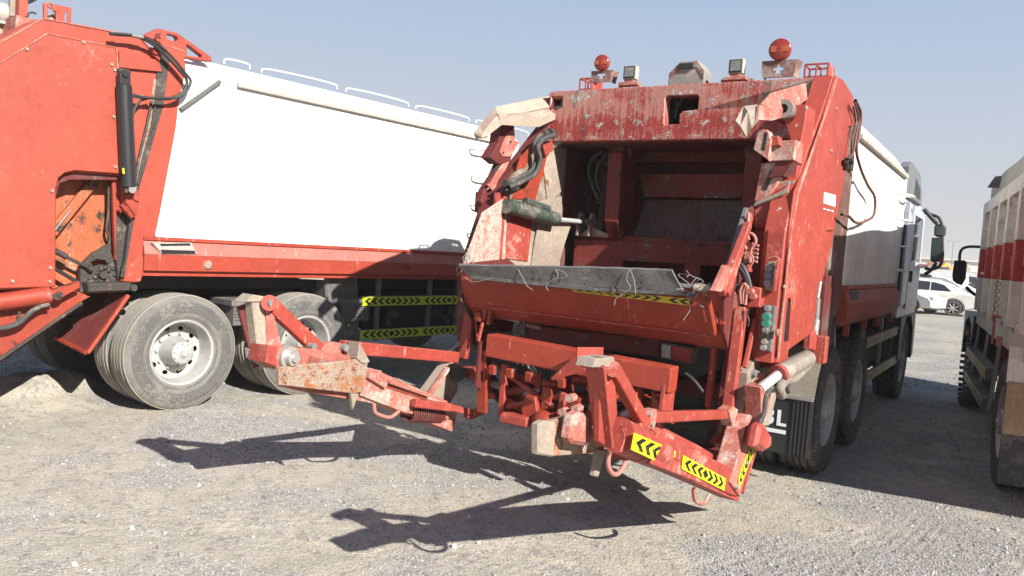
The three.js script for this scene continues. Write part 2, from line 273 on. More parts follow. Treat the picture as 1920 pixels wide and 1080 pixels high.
const BX = new THREE.Matrix4().makeBasis(new THREE.Vector3(0, 0, 1), new THREE.Vector3(0, 1, 0), new THREE.Vector3(1, 0, 0));
const BY = new THREE.Matrix4().makeBasis(new THREE.Vector3(1, 0, 0), new THREE.Vector3(0, 0, 1), new THREE.Vector3(0, 1, 0));
const BZ = new THREE.Matrix4();
const mb = () => new MB();
// a strip of printed tape: corners a b c d (left bottom, right bottom, right top, left top); repeats panels along it
function tape(name, material, parent, a, b, c, d, reps = 1, th = .003) {
  const P = [a, b, c, d].map(V), n = P[1].clone().sub(P[0]).cross(P[3].clone().sub(P[0])).normalize().multiplyScalar(th);
  const g = new THREE.BufferGeometry(), pos = [], uv = [], idx = [];
  for (const s of [1, 0]) P.forEach((p, i) => { const q = s ? p.clone().add(n) : p; pos.push(q.x, q.y, q.z); uv.push([0, reps, reps, 0][i], [0, 0, 1, 1][i]); });
  idx.push(0, 1, 2, 0, 2, 3); for (let i = 0; i < 4; i++) { const j = (i + 1) % 4; idx.push(i, 4 + i, 4 + j, i, 4 + j, j); }
  g.setAttribute('position', new THREE.Float32BufferAttribute(pos, 3)); g.setAttribute('uv', new THREE.Float32BufferAttribute(uv, 2)); g.setIndex(idx);
  const h = g.toNonIndexed(); h.computeVertexNormals(); material.map.wrapS = THREE.RepeatWrapping;
  const m = new THREE.Mesh(h, material); m.name = name; m.castShadow = m.receiveShadow = true; parent.add(m); return m;
}
const mirX = (pts) => pts.map((p) => [-p[0], p[1], p[2]]);

// ---------- ground: one sheet, finest near the camera, with ruts and a heap of sand
const L0 = { p: [-3.915,-7.926,0.693] }, M0 = { p: [1.717,-7.214,0.575] }, D0 = { p: [4.187,-6.581,0.46] };
function toWorld(T, x, z) { const [px, pz, a] = T.p; return [px + x * Math.cos(a) - z * Math.sin(a), pz + x * Math.sin(a) + z * Math.cos(a)]; }
const hash = (x, y, s) => { let h = Math.imul(x | 0, 374761393) + Math.imul(y | 0, 668265263) + s * 1442695041 | 0; h = Math.imul(h ^ (h >>> 13), 1274126177); return ((h ^ (h >>> 16)) >>> 0) / 4294967296; };
function vn(x, y, s) { const x0 = Math.floor(x), y0 = Math.floor(y), tx = x - x0, ty = y - y0, a = tx * tx * (3 - 2 * tx), b = ty * ty * (3 - 2 * ty); const p = hash(x0, y0, s), q = hash(x0 + 1, y0, s), r = hash(x0, y0 + 1, s), t = hash(x0 + 1, y0 + 1, s); return p + (q - p) * a + (r - p) * b + (p - q - r + t) * a * b; }
const fb = (x, y, s, o = 4) => { let v = 0, a = .5, t = 0; for (let k = 0; k < o; k++) { v += a * vn(x, y, s + k); t += a; a *= .55; x *= 2.03; y *= 2.03; } return v / t; };
// tyre tracks: [x0, z0, x1, z1, width, wavelength]
const TRACKS = [[.1, -2.2, 3.2, -5.6, .26, .075], [.75, -2.2, 4.0, -5.4, .26, .075], [-.9, -2.6, 2.6, -5.2, .3, .09], [-4, -3.6, -.5, -5.1, .3, .1], [2.6, -2.6, 6, -5.3, .2, .07], [-6, -4.6, 1.5, -4.2, .3, .1]];
function groundH(x, z) {
  const d = Math.hypot(x, z); if (d > 60) return 0;
  const f = Math.min(1, (60 - d) / 30);
  let h = (fb(x * .7, z * .7, 5, 3) - .5) * .035 + (fb(x * 2.3, z * 2.3, 9, 2) - .5) * .008 + (fb(x * 14, z * 14, 11, 3) - .5) * .0035;
  for (let t = 0; t < TRACKS.length; t++) {
    const [x0, z0, x1, z1, w, l] = TRACKS[t], dx = x1 - x0, dz = z1 - z0, L = Math.hypot(dx, dz), s = ((x - x0) * dx + (z - z0) * dz) / L, o = ((x - x0) * dz - (z - z0) * dx) / L + Math.sin(s * .9) * .06;
    if (s < 0 || s > L || Math.abs(o) > w) continue;
    const e = sm(w, w * .6, Math.abs(o)) * sm(0, .3, s) * sm(L, L - .3, s) * sm(.25, .5, fb(x * 1.3, z * 1.3, 21, 2) + .1);
    h += e * (-.003 + .002 * Math.sin(o / l * 6.283 * 1.15 + Math.sin(s * 5) * .3) + .0011 * Math.sin((s + Math.abs(o) * .7) / l * 6.283));
  }
  // sand heaps by the rear wheel of the left truck
  for (const [cx, cz, r, hh] of HEAPS) { const q = Math.hypot(x - cx, z - cz) / r; if (q < 1) h += hh * (1 - q * q) ** 2 * (.7 + .6 * fb(x * 5, z * 5, 31, 3)); }
  return h * f;
}
const HEAPS = [[...[[-4.379,-7.311]][0], .55, .13], [...[[-4.585,-7.161]][0], .7, .11], [...[[-4.15,-7.58]][0], .35, .13], [...[[-4.237,-6.807]][0], .6, .05], [...[[-4.075,-7.093]][0], .5, .06]];
// [x, z, radius, amount]: where the sand lies clear and where stones gather
const PATCH = [[...[[-2.347,-4.182]][0], 1.1, -.2], [...[[-0.105,-4.978]][0], .5, -.2], [...[[-3.792,-6.238]][0], 1.0, -.16], [...[[-1.22,-4.751]][0], .8, -.1], [...[[1.01,-4.479]][0], .5, -.14], [...[[2.504,-5.004]][0], .6, -.1], [...[[-1.796,-6.833]][0], 1.2, .1], [...[[-2.536,-5.347]][0], .9, .06], [...[[-0.161,-6.22]][0], 1, .1], [...[[2.722,-5.912]][0], .7, .12], [...[[2.685,-4.692]][0], .5, .1], [...[[0.38,-5.776]][0], .8, .12]];
const gravelAmount = (x, z) => { let v = fb(x * .55 + 3, z * .9 + 1, 41, 4) * .7 + fb(x * 2.2, z * 2.2, 51, 3) * .4 - .05; for (const [px, pz, r, a] of PATCH) { const q = ((x - px) ** 2 + (z - pz) ** 2) / (r * r); if (q < 1) v += a * (1 - q); } return sm(.40, .62, v); };
{
  const rings = [.9]; while (rings[rings.length - 1] < 1500) { const r = rings[rings.length - 1]; rings.push(r * (r < 14 ? 1.0055 : r < 40 ? 1.012 : 1.08)); }
  const ang = []; for (let a = -Math.PI; a < -.72; a += .08) ang.push(a); for (let a = -.72; a <= .72; a += .0034) ang.push(a); for (let a = .76; a < Math.PI + .01; a += .08) ang.push(Math.min(a, Math.PI));
  if (ang[ang.length - 1] < Math.PI) ang.push(Math.PI);
  const R = rings.length, A = ang.length, pos = new Float32Array((R * A + 1) * 3), uv = new Float32Array((R * A + 1) * 2), col = new Float32Array((R * A + 1) * 3), idx = [];
  const sand = [1.03, .99, .91], gravel = [.8, .81, .83], dark = [.84, .83, .81];
  for (let i = 0; i < R; i++) for (let j = 0; j < A; j++) {
    const x = Math.sin(ang[j]) * rings[i], z = -Math.cos(ang[j]) * rings[i], o = i * A + j;
    pos[o * 3] = x; pos[o * 3 + 1] = groundH(x, z); pos[o * 3 + 2] = z; uv[o * 2] = x; uv[o * 2 + 1] = z;
    const g = gravelAmount(x, z), q = fb(x * 1.1, z * 1.1, 61, 4), c = mx(mx(sand, gravel, g), dark, sm(.58, .72, q) * .5 * (rings[i] < 60 ? 1 : .4));
    for (let k = 0; k < 3; k++) col[o * 3 + k] = c[k];
    if (i < R - 1 && j < A - 1) { const a = o, b = o + 1, c2 = o + A, d = o + A + 1; idx.push(a, b, d, a, d, c2); }
  }
  const C = R * A; col.set(sand, C * 3); for (let j = 0; j < A - 1; j++) idx.push(C, j + 1, j);
  const g = new THREE.BufferGeometry(); g.setAttribute('position', new THREE.BufferAttribute(pos, 3)); g.setAttribute('uv', new THREE.BufferAttribute(uv, 2)); g.setAttribute('color', new THREE.BufferAttribute(col, 3)); g.setIndex(idx); g.computeVertexNormals();
  const m = mat('dusty gravel ground', (i) => { let c = ml([.375, .351, .305], .78 + .2 * N.mid[i] + .3 * N.grain[i]); c = mx(c, [.16, .155, .15], .8 * sm(.68, .78, N.grain[i] * .75 + N.fine2[i] * .3)); c = mx(c, [.2, .2, .205], sm(.6, .68, N.fine[i] * .55 + N.mid2[i] * .45) * .75); c = mx(c, [.5, .47, .42], sm(.72, .78, N.fine2[i] * .8 + N.mid[i] * .2)); return c; }, 1.35, { roughness: .95, bump: .009, bumpMap: dataTex((i) => { const v = N.fine[i] * .5 + N.grain[i] * .3 + N.mid[i] * .2; return [v, v, v]; }, .9, false) });
  m.vertexColors = true;
  struct(new THREE.Mesh(g, m), 'ground');
}
// ---------- loose gravel: countless small stones
{
  const R = rng(77), m = new THREE.Matrix4(), q = new THREE.Quaternion(), e = new THREE.Euler(), c = new THREE.Color();
  const kinds = [0, 1, 2].map((k) => { const g = new THREE.IcosahedronGeometry(1, 0), p = g.attributes.position, key = new Map(); const RR = rng(k + 5); for (let i = 0; i < p.count; i++) { const s = [p.getX(i), p.getY(i), p.getZ(i)].map((v) => v.toFixed(2)).join(); if (!key.has(s)) key.set(s, .7 + RR() * .55); const f = key.get(s); p.setXYZ(i, p.getX(i) * f, p.getY(i) * f * .68, p.getZ(i) * f * .9); } g.computeVertexNormals(); return g; });
  const stone = plain('gravel stone', [1, 1, 1], .9);
  kinds.forEach((g, k) => {
    const n = 95000, im = new THREE.InstancedMesh(g, stone, n); let i = 0;
    while (i < n) {
      const u = R(), d = 2.6 * Math.pow(11, Math.pow(u, .8)), a = (R() * 2 - 1) * .74, x = Math.sin(a) * d, z = -Math.cos(a) * d;
      if (R() > .1 + .9 * gravelAmount(x, z)) continue;
      const big = R(), s = (.003 + .0055 * big * big + (big > .99 ? .01 * R() : 0)) * (d > 9 ? 1.4 : 1);
      e.set(R() * .6, R() * 6.3, R() * .6); q.setFromEuler(e); m.compose(new THREE.Vector3(x, groundH(x, z) + s * .15, z), q, new THREE.Vector3(s * (.8 + .6 * R()), s, s)); im.setMatrixAt(i, m);
      const v = .17 + .17 * R() + (R() > .985 ? .2 : R() > .9 ? -.06 : 0), w = R() * .6; c.setRGB(v * (1 + .1 * w), v, v * (1.03 - .18 * w)); im.setColorAt(i, c); i++;
    }
    im.name = numbered('gravel'); im.userData = { kind: 'stuff', label: 'grey and sandy gravel stones strewn over the dusty ground', category: 'gravel' }; im.castShadow = im.receiveShadow = true; scene.add(im);
  });
}

// ---------- wheels
function tyreGeo(b) {
  const p = [[.292, -.115], [.305, -.135], [.37, -.155], [.45, -.157], [.5, -.147], [.521, -.133], [.53, -.125], [.533, -.092], [.52, -.09], [.52, -.08], [.535, -.078], [.536, -.032], [.522, -.03], [.522, -.02], [.536, -.018]];
  const q = p.concat(p.slice().reverse().map(([r, x]) => [r, -x]));
  b.lathe(q, 72, new THREE.Matrix4().makeRotationZ(-Math.PI / 2)); return b;
}
const protoTyre = {};
function wheel(parent, x, z, { side = 1, dual = true, dusty = true, deep = true, scale = 1 } = {}) {
  const w = sub('wheel', parent, [x, .53, z]); w.rotation.y = side > 0 ? 0 : Math.PI; w.scale.setScalar(scale);
  const T = dusty ? M.tyre : M.tyreDark, add = (dx, name) => { const t = tyreGeo(mb()).build(name, T, w); t.position.x = dx; t.rotation.x = x * 3 + z; return t; };
  if (dusty) { const s = mb(); s.lathe([[.372, .1545], [.376, .1575], [.45, .1592], [.468, .1575], [.474, .153]], 64, new THREE.Matrix4().makeRotationZ(-Math.PI / 2)); s.lathe([[.325, .142], [.33, .147], [.336, .147], [.341, .1455]], 64, new THREE.Matrix4().makeRotationZ(-Math.PI / 2)); s.build('sidewall', M.tyreBand, w); }
  add(0, 'tyre'); if (dual) add(-.345, 'inner_tyre');
  // tread band: a dusty outer ring, proud by 2 mm between the grooves
  for (const dx of dual ? [0, -.345] : [0]) {
    const b = mb(); for (const [a, c] of [[-.128, -.094], [-.076, -.034], [-.016, .016], [.034, .076], [.094, .128]]) { const ro = Math.abs(a + c) > .2 ? .534 : .5375; b.lathe([[ro - .012, a], [ro, a + .003], [ro, c - .003], [ro - .012, c]], 72, new THREE.Matrix4().makeRotationZ(-Math.PI / 2)); }
    // small lug cuts along both shoulders
    for (let k = 0; k < 72; k++) { const t = k / 72 * 6.2832; for (const s of [-1, 1]) if (!dusty) b.add(new THREE.BoxGeometry(.02, .016, .026), new THREE.Matrix4().makeRotationX(t).multiply(new THREE.Matrix4().makeTranslation(s * .137, .519, 0))); }
    const t = b.build('tread', dusty ? M.tread : M.tyreDark, w); t.position.x = dx;
  }
  const rot = new THREE.Matrix4().makeRotationZ(-Math.PI / 2);
  const r = mb(), dz = deep ? -.06 : .09;
  r.lathe([[.3, .128], [.312, .125], [.312, .132], [.3, .138], [.285, .132], [.278, .11], [.27, .06], [.262, .01], [.255, dz - .03]], 56, rot);
  const holes = []; for (let k = 0; k < 10; k++) { const t = k * .62832, h = []; for (let j = 0; j < 12; j++) { const u = j / 12 * 6.2832, rr = .215 + .02 * Math.cos(u), tt = t + .125 * Math.sin(u); h.push([Math.cos(tt) * rr, Math.sin(tt) * rr]); } holes.push(h); }
  const disc = []; for (let k = 0; k < 48; k++) disc.push([Math.cos(k * .1309) * .262, Math.sin(k * .1309) * .262]);
  r.plX(disc, dz, dz + .014, { holes });
  for (let k = 0; k < 10; k++) { const t = k * .62832 + .3, y = Math.cos(t) * .165, zz = Math.sin(t) * .165; r.cyl([dz + .01, y, zz], [dz + .045, y, zz], .016, .012, 6); }
  r.build('rim', M.rim, w);
  const h = mb();
  h.lathe(deep ? [[0, .16], [.04, .16], [.05, .152], [.092, .15], [.104, .143], [.108, .12], [.11, .1], [.125, .04], [.14, -.03], [.15, -.06]] : [[0, .15], [.07, .15], [.09, .14], [.1, .1], [.13, .095]], 36, rot);
  for (let k = 0; k < 10; k++) { const t = k * .62832 + .15; const y = Math.cos(t) * .088, zz = Math.sin(t) * .088, X = .148; h.cyl([X, y, zz], [X + .014, y, zz], .009, .009, 6); }
  h.cyl([.15, 0, 0], [.172, 0, 0], .034, .03, 12); h.build('hub', M.rim, w);
  return w;
}
// ---------- the carrier both refuse trucks share: frame, axles, wheels, red rail, white body, side guard
function carrier(root, o) {
  const H = o.H, F = o.front;
  // body shell
  const shell = mb(), hb = H - o.cham;
  shell.plZ([[-1.22, 1.58], [1.22, 1.58], [1.225, 2.2], [1.22, hb], [1.07, H], [-1.07, H], [-1.22, hb]], o.rear, F, { bev: .012 });
  const body = shell.build('body', o.bodyMat, root);
  for (const s of [-1, 1]) mb().bar([s * 1.235, hb - .05, o.rear + o.gutGap], [s * 1.235, hb - .05, F + .12], .05, .05).build('gutter', o.gutMat || M.cream, root);
  for (const s of [-1, 1]) mb().box(s * 1.22, (1.6 + hb) / 2, F + .05, .03, hb - 1.6, .06).build('front_corner_post', o.bodyMat, root);
  for (const s of [-1, 1]) {
    const rb = mb(); rb.plZ([[s * 1.0, 1.24], [s * 1.235, 1.24], [s * 1.235, 1.275], [s * 1.275, 1.29], [s * 1.275, 1.425], [s * 1.235, 1.545], [s * 1.25, 1.555], [s * 1.25, 1.585], [s * 1.0, 1.585]].map((p) => p), o.railRear ?? o.rear + .02, F + .1, { bev: .004 });
    const rail = rb.build('side_rail', M.redRail, root), z0 = o.railRear ?? o.rear; mb().plZ([[s * 1.2765, 1.43], [s * 1.2795, 1.432], [s * 1.2405, 1.545], [s * 1.2375, 1.543]], z0, F + .1, { bev: 0 }).build('rail_shoulder', M.railDust, rail);
  }
  // frame, cross members, axles
  const fr = mb(); for (const s of [-.42, .42]) fr.box(s, .95, -1.6, .08, .26, 7.0); for (const z of [1.2, .1, -.7, -1.6, -2.6, -3.6]) fr.box(0, .95, z, .8, .18, .1); fr.box(0, 1.16, -1.2, 1.9, .12, 5.4); fr.build('chassis_frame', M.chassis, root);
  const ax = mb(); for (const z of [0, -1.35, -4.95]) { ax.cyl([-1.0, .53, z], [1.0, .53, z], .08); } for (const z of [0, -1.35]) ax.sph([0, .53, z], .24, 1, 1, .9); for (const s of [-.55, .55]) { ax.bar([s, .7, .55], [s, .78, -.65], .09, .09); ax.bar([s, .78, -.65], [s, .7, -1.9], .09, .09); } ax.build('axle', M.chassis, root);
  for (const s of [1, -1]) { wheel(root, s * 1.075, 0, { side: s, dusty: o.dusty }); wheel(root, s * 1.075, -1.35, { side: s, dusty: o.dusty }); wheel(root, s * 1.06, -4.95, { side: s, dual: false, deep: false, dusty: o.dusty }); }
  // side guard with two taped rails
  const G = o.guard;
  for (const s of [1, -1]) {
    for (const z of G.posts) mb().bar([s * 1.16, 1.25, z], [s * 1.16, .52, z], .045, .06).build('guard_strut', G.strutMat || M.steel, root);
    for (const y of [.98, .6]) {
      const b = mb(); b.box(s * 1.2, y, (G.z0 + G.z1) / 2, .03, .115, Math.abs(G.z1 - G.z0)); const rail = b.build('guard_rail', M.greyPanel, root);
      const X = s * 1.2165, a = s > 0 ? G.z0 : G.z1, c = s > 0 ? G.z1 : G.z0; tape('chevron_tape', G.tape, rail, [X, y - .05, a], [X, y - .05, c], [X, y + .05, c], [X, y + .05, a], G.reps);
    }
  }
}
function loopRail(name, parent, a, b, h, r, material, out = [0, 1, 0]) {   // a hand hold: two feet and a bar, h along out
  const o = V(out).multiplyScalar(h), A = V(a), B = V(b), d = B.clone().sub(A).multiplyScalar(.06); const A1 = A.clone().add(o), B1 = B.clone().add(o);
  return mb().tube([A, A.clone().add(o.clone().multiplyScalar(.7)), A1.clone().add(d), B1.clone().sub(d), B.clone().add(o.clone().multiplyScalar(.7)), B], r, 28, 6).build(name, material, parent);
}

// ======================================================================= the main refuse truck
const T1 = thing('garbage_truck', 'red and white garbage truck with open rear hopper and lifting arms', 'garbage truck', [M0.p[0], 0, M0.p[1]], -M0.p[2]);
carrier(T1, { H: 3.1, cham: .2, rear: -.12, front: -3.45, gutGap: -.05, bodyMat: M.whiteDirty, gutMat: M.cream, dusty: false, guard: { posts: [-1.75, -3.0, -4.15], z0: -1.7, z1: -4.2, tape: M.tapeDull, reps: 2.5 } });
{ // top hand rails are missing on this side; steps at the front corner
  for (const y of [2.62, 2.33, 2.03, 1.75]) loopRail('step_loop', T1, [1.22, y, -2.95], [1.22, y + .01, -3.4], .11, .012, M.whiteDirty, [1, -.12, 0]);
  mb().tube([[1.25, 2.3, -3.5], [1.24, 2.05, -3.5], [1.24, 1.75, -3.52], [1.24, 1.5, -3.5]], .018).build('grab_pole', M.black, T1);
  // cab
  const c = mb();
  c.plZ([[-1.22, 1.15], [1.22, 1.15], [1.24, 1.9], [1.17, 2.68], [1.08, 2.78], [-1.08, 2.78], [-1.17, 2.68], [-1.24, 1.9]], -3.72, -5.75, { bev: .03 }); const cab = c.build('cab', M.cabBlue, T1);
  mb().plX([[-4.45, 2.5], [-5.45, 2.5], [-5.6, 1.85], [-4.45, 1.85]], 1.19, 1.245).build('side_window', M.glass, cab);
  mb().plX([[-3.78, 1.3], [-4.25, 1.32], [-4.32, 2.3], [-3.78, 2.6]], 1.2, 1.25).build('rear_quarter_panel', M.cabBlue, cab);
  mb().plX([[-4.36, 1.25], [-5.6, 1.25], [-5.62, 2.56], [-4.36, 2.6]], 1.215, 1.248, { holes: [[[-4.47, 1.87], [-5.45, 1.87], [-5.4, 2.48], [-4.47, 2.48]]] }).build('door', M.cabBlue, cab);
  mb().bar([1.26, 1.6, -4.5], [1.26, 1.75, -4.5], .03, .05).build('door_handle', M.blackPlastic, cab);
  const d = mb(); for (const s of [-1, 1]) d.plX([[-3.7, 2.66], [-5.3, 2.66], [-5.2, 2.86], [-4.8, 3.06], [-3.9, 3.1], [-3.7, 3.02]], s * 1.22, s * 1.1, { bev: .015 }); d.plX([[-3.75, 2.7], [-5.2, 2.7], [-4.8, 3.0], [-3.9, 3.05]], -1.1, 1.1); d.build('roof_fairing', M.cabGrey, T1);
  mb().plX([[-4.3, 2.72], [-5.0, 2.72], [-4.95, 2.85], [-4.35, 2.95]], 1.2, 1.226).build('fairing_slot', M.blackPlastic, T1);
  for (const s of [1, -1]) { const f = mb(); f.plX([[-4.1, 1.15], [-5.75, 1.15], [-5.8, .55], [-5.62, .5], [-5.5, .95], [-5.2, 1.13], [-4.65, 1.13], [-4.4, .95], [-4.3, .6], [-4.12, .6]], s * 1.24, s * .95); f.build('front_wing', M.blackPlastic, T1); }
  mb().box(0, .75, -5.75, 2.4, .45, .2).build('front_bumper', M.cabGrey, T1);
  // door mirrors on a bracket beside the cab
  const a = mb(); a.tube([[1.203,2.612,-5.86],[1.289,2.585,-5.86],[1.395,2.543,-5.86],[1.444,2.453,-5.86],[1.471,2.223,-5.86],[1.492,1.917,-5.86],[1.458,1.837,-5.86],[1.38,1.792,-5.86],[1.283,1.8,-5.86]], .022, 60); a.tube([[1.291,1.708,-5.86],[1.367,1.784,-5.86],[1.426,1.896,-5.86]], .026); a.tube([[1.205,2.655,-5.8],[1.335,2.506,-5.8],[1.395,2.447,-5.8]], .03); const arm = a.build('mirror_arm', M.blackPlastic, T1);
  mb().plZ([[1.353,2.416],[1.392,2.449],[1.473,2.445],[1.504,2.408],[1.506,2.301],[1.476,2.261],[1.394,2.264],[1.358,2.293]], -5.92, -5.84, { bev: .02 }).build('mirror_housing', M.blackPlastic, arm); mb().plZ([[1.368,2.417],[1.483,2.422],[1.488,2.292],[1.38,2.286]], -5.84, -5.832).build('mirror_glass', M.mirror, arm);
  mb().plZ([[1.334,2.246],[1.456,2.26],[1.486,2.223],[1.502,1.978],[1.473,1.915],[1.366,1.892],[1.342,1.937]], -5.92, -5.84, { bev: .02 }).build('mirror_housing', M.blackPlastic, arm); mb().plZ([[1.344,2.223],[1.452,2.236],[1.477,1.961],[1.364,1.93]], -5.84, -5.832).build('mirror_glass', M.mirror, arm);
  mb().box(...[[1.49,1.94,-5.86]][0], .05, .09, .04).build('indicator', M.lampRed, arm);
  // boxes, tank and brackets below the rail
  mb().cyl([.85, .78, -2.0], [.85, .78, -3.3], .3, .3, 24).box(.85, .85, -3.75, .6, .6, .5).build('fuel_tank', M.chassis, T1);
  mb().cyl([-.85, .78, -1.9], [-.85, .78, -2.9], .26, .26, 24).build('air_tank', M.chassis, T1);
  mb().box(1.0, .9, -4.05, .35, .75, .2).build('battery_box', M.cabGrey, T1);
  for (const z of [-.55, -1.5, -2.3, -3.3]) for (const s of [-1, 1]) mb().box(s * 1.2, 1.19, z, .05, .13, .06).build('rail_bracket', M.redRail, T1);
  const sv = mb(); sv.box(1.262, 1.5, -.42, .03, .075, .32); sv.build('side_vent', M.greyPanel, T1);
  const ms = mb(); ms.tube([[1.16, 1.24, -.2], [1.18, 1.02, -.2], [1.14, 1.0, -.3], [1.16, .86, -.3]], .012); ms.build('bent_hanger', M.steel, T1);
}
// ---------- tailgate: two box columns, outer skin, roof, top beam
const PROFL = [[1.0, 3.05], [1.06, 2.78], [1.4, 2.47], [1.73, 2.17], [1.84, 2.0], [2.02, 1.58], [2.03, 1.14]];
const PROF = [[1.08, 3.09], [1.2, 2.93], [1.62, 2.5], [1.9, 2.18], [1.99, 1.95], [2.03, 1.14]];      // rear edge of the column, [z, y]
{
  for (const s of [1, -1]) {
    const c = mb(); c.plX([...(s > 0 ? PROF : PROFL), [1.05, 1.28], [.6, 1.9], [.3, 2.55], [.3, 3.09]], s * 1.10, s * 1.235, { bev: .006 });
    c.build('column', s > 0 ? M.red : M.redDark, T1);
    const front = mb(); front.plX([[.62, 1.3], [.05, 1.35], [-.02, 1.5], [-.02, 3.02], [.32, 3.06], [.32, 2.5], [.62, 1.9]], s * 1.14, s * 1.225); front.build('column_front', M.grime, T1);
  }
  // outer skin of the right column with its cut-outs
  const skin = mb();
  skin.plX([[1.065,3.095],[0.801,3.117],[0.371,3.083],[0.215,2.876],[0.467,2.831],[0.488,2.611],[0.573,2.347],[0.623,2.017],[0.889,2.003],[0.984,1.967],[0.983,1.882],[1.021,1.803],[1.008,1.52],[1.022,1.259],[1.988,1.15],[1.933,1.25],[1.945,1.622],[1.967,1.978],[1.923,2.19],[1.468,2.581]], 1.236, 1.25, { holes: [[[1.855,1.519],[1.803,1.525],[1.752,1.499],[1.726,1.236],[1.836,1.237],[1.87,1.26]]] });
  skin.build('side_panel', M.red, T1); mb().plX([[1.871,1.526],[1.777,1.531],[1.721,1.492],[1.707,1.221],[1.859,1.228]], 1.2355, 1.2375, { bev: 0 }).build('hand_slot', M.black, T1);
  const seam = mb(); const pr = PROF.map(([z, y]) => [1.253, y, z - .045]); for (let k = 0; k < pr.length - 1; k++) seam.bar(pr[k], pr[k + 1], .012, .022); seam.build('panel_edge', M.pinkDust, T1);
  mb().plX([[0.698,2.039],[0.121,2.005],[0.203,1.479],[0.342,1.093],[0.661,1.158],[0.755,1.734]], 1.15, 1.2).build('inner_panel', M.redDark, T1);
  mb().plX([[0.261,2.342],[0.16,2.869],[0.051,2.887],[-0.2,2.066],[-0.052,1.019],[0.238,1.042],[0.299,1.825]], 1.17, 1.19).build('rubber_seal', M.grease, T1);
  // sticker and print below it
  mb().plX([[1.109,2.265],[0.698,2.279],[0.678,2.192],[1.093,2.187]], 1.2505, 1.253, { bev: 0 }).build('sticker', M.sticker, T1);
  const st = mb(); for (const q of [[[1.079,2.154],[0.988,2.155],[0.984,2.146],[1.075,2.145]], [[0.952,2.156],[0.858,2.157],[0.854,2.147],[0.948,2.146]], [[0.821,2.159],[0.723,2.161],[0.719,2.151],[0.816,2.15]]]) st.plX(q, 1.2505, 1.2525, { bev: 0 }); st.build('printed_line', M.sticker, T1);
  // bolts and the brass latch
  for (const [z, y] of [[1.839,2.723],[0.952,2.879],[1.982,1.596],[1,2.57]]) mb().cyl([1.249, y, z], [1.258, y, z], .014, .012, 8).build('bolt', M.dust, T1);
  const [lz, ly] = [[2.078,1.318]][0]; mb().box(1.26, ly, lz, .02, .04, .05).cyl([1.268, ly, lz - .012], [1.276, ly, lz - .012], .012).build('latch', M.rustPlate, T1);
  // roof and top beam
  mb().box(0, 3.06, .45, 2.3, .05, 1.1).build('roof_plate', M.redBeam, T1); mb().box(-.08, 3.125, .3, 2.31, .045, .84).build('roof_ridge', M.redBeam, T1);
  const beam = mb();
  beam.plZ([[-1.13, 2.66], [1.13, 2.66], [1.13, 3.1], [-1.13, 3.1]], .9, 1.02, { bev: .008, holes: [[[-0.031,3.013],[0.223,3.01],[0.233,2.993],[0.232,2.898],[0.11,2.889],[0.085,2.865],[0.087,2.789],[-0.025,2.783],[-0.04,2.8],[-0.048,2.996]], [[-1.11, 3.05], [-1.0, 3.05], [-1.0, 2.96], [-1.07, 2.93], [-1.11, 2.95]], [[1.02, 3.05], [1.12, 3.05], [1.12, 2.93], [1.03, 2.93]]] });
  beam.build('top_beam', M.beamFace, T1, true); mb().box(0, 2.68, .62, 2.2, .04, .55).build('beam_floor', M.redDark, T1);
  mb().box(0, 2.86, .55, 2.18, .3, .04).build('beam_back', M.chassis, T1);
  const hs = mb(); hs.tube([[-0.071,3.048,0.8],[-0.036,2.968,0.8],[-0.059,2.903,0.8],[-0.071,2.829,0.8]], .02); hs.tube([[0.046,3.034,0.85],[0.001,2.975,0.85],[-0.017,2.863,0.85]], .014); hs.build('beam_hose', M.hoseDust, T1);
  for (const s of [1, -1]) mb().tube([[s * 1.06, 3.05, .9], [s * 1.06, 2.93, .92], [s * 1.05, 2.86, 1.0]], .022).cyl([s * 1.0, 2.96, .95], [s * 1.12, 2.96, .95], .03).build('hinge_pin', M.steel, T1);
  // corner gussets under the beam
  mb().plZ([[-1.153,2.803],[-0.884,2.93],[-0.909,2.724],[-1.153,2.535],[-1.2,2.634]], .96, 1.0, { holes: [[[-0.983,2.781],[-0.961,2.776],[-0.964,2.748],[-0.986,2.753]]] }).build('corner_gusset', M.dust, T1);
  mb().plZ([[1.12, 2.75], [.86, 2.66], [1.12, 2.4]], .96, 1.0).build('corner_gusset', M.redDark, T1);
}
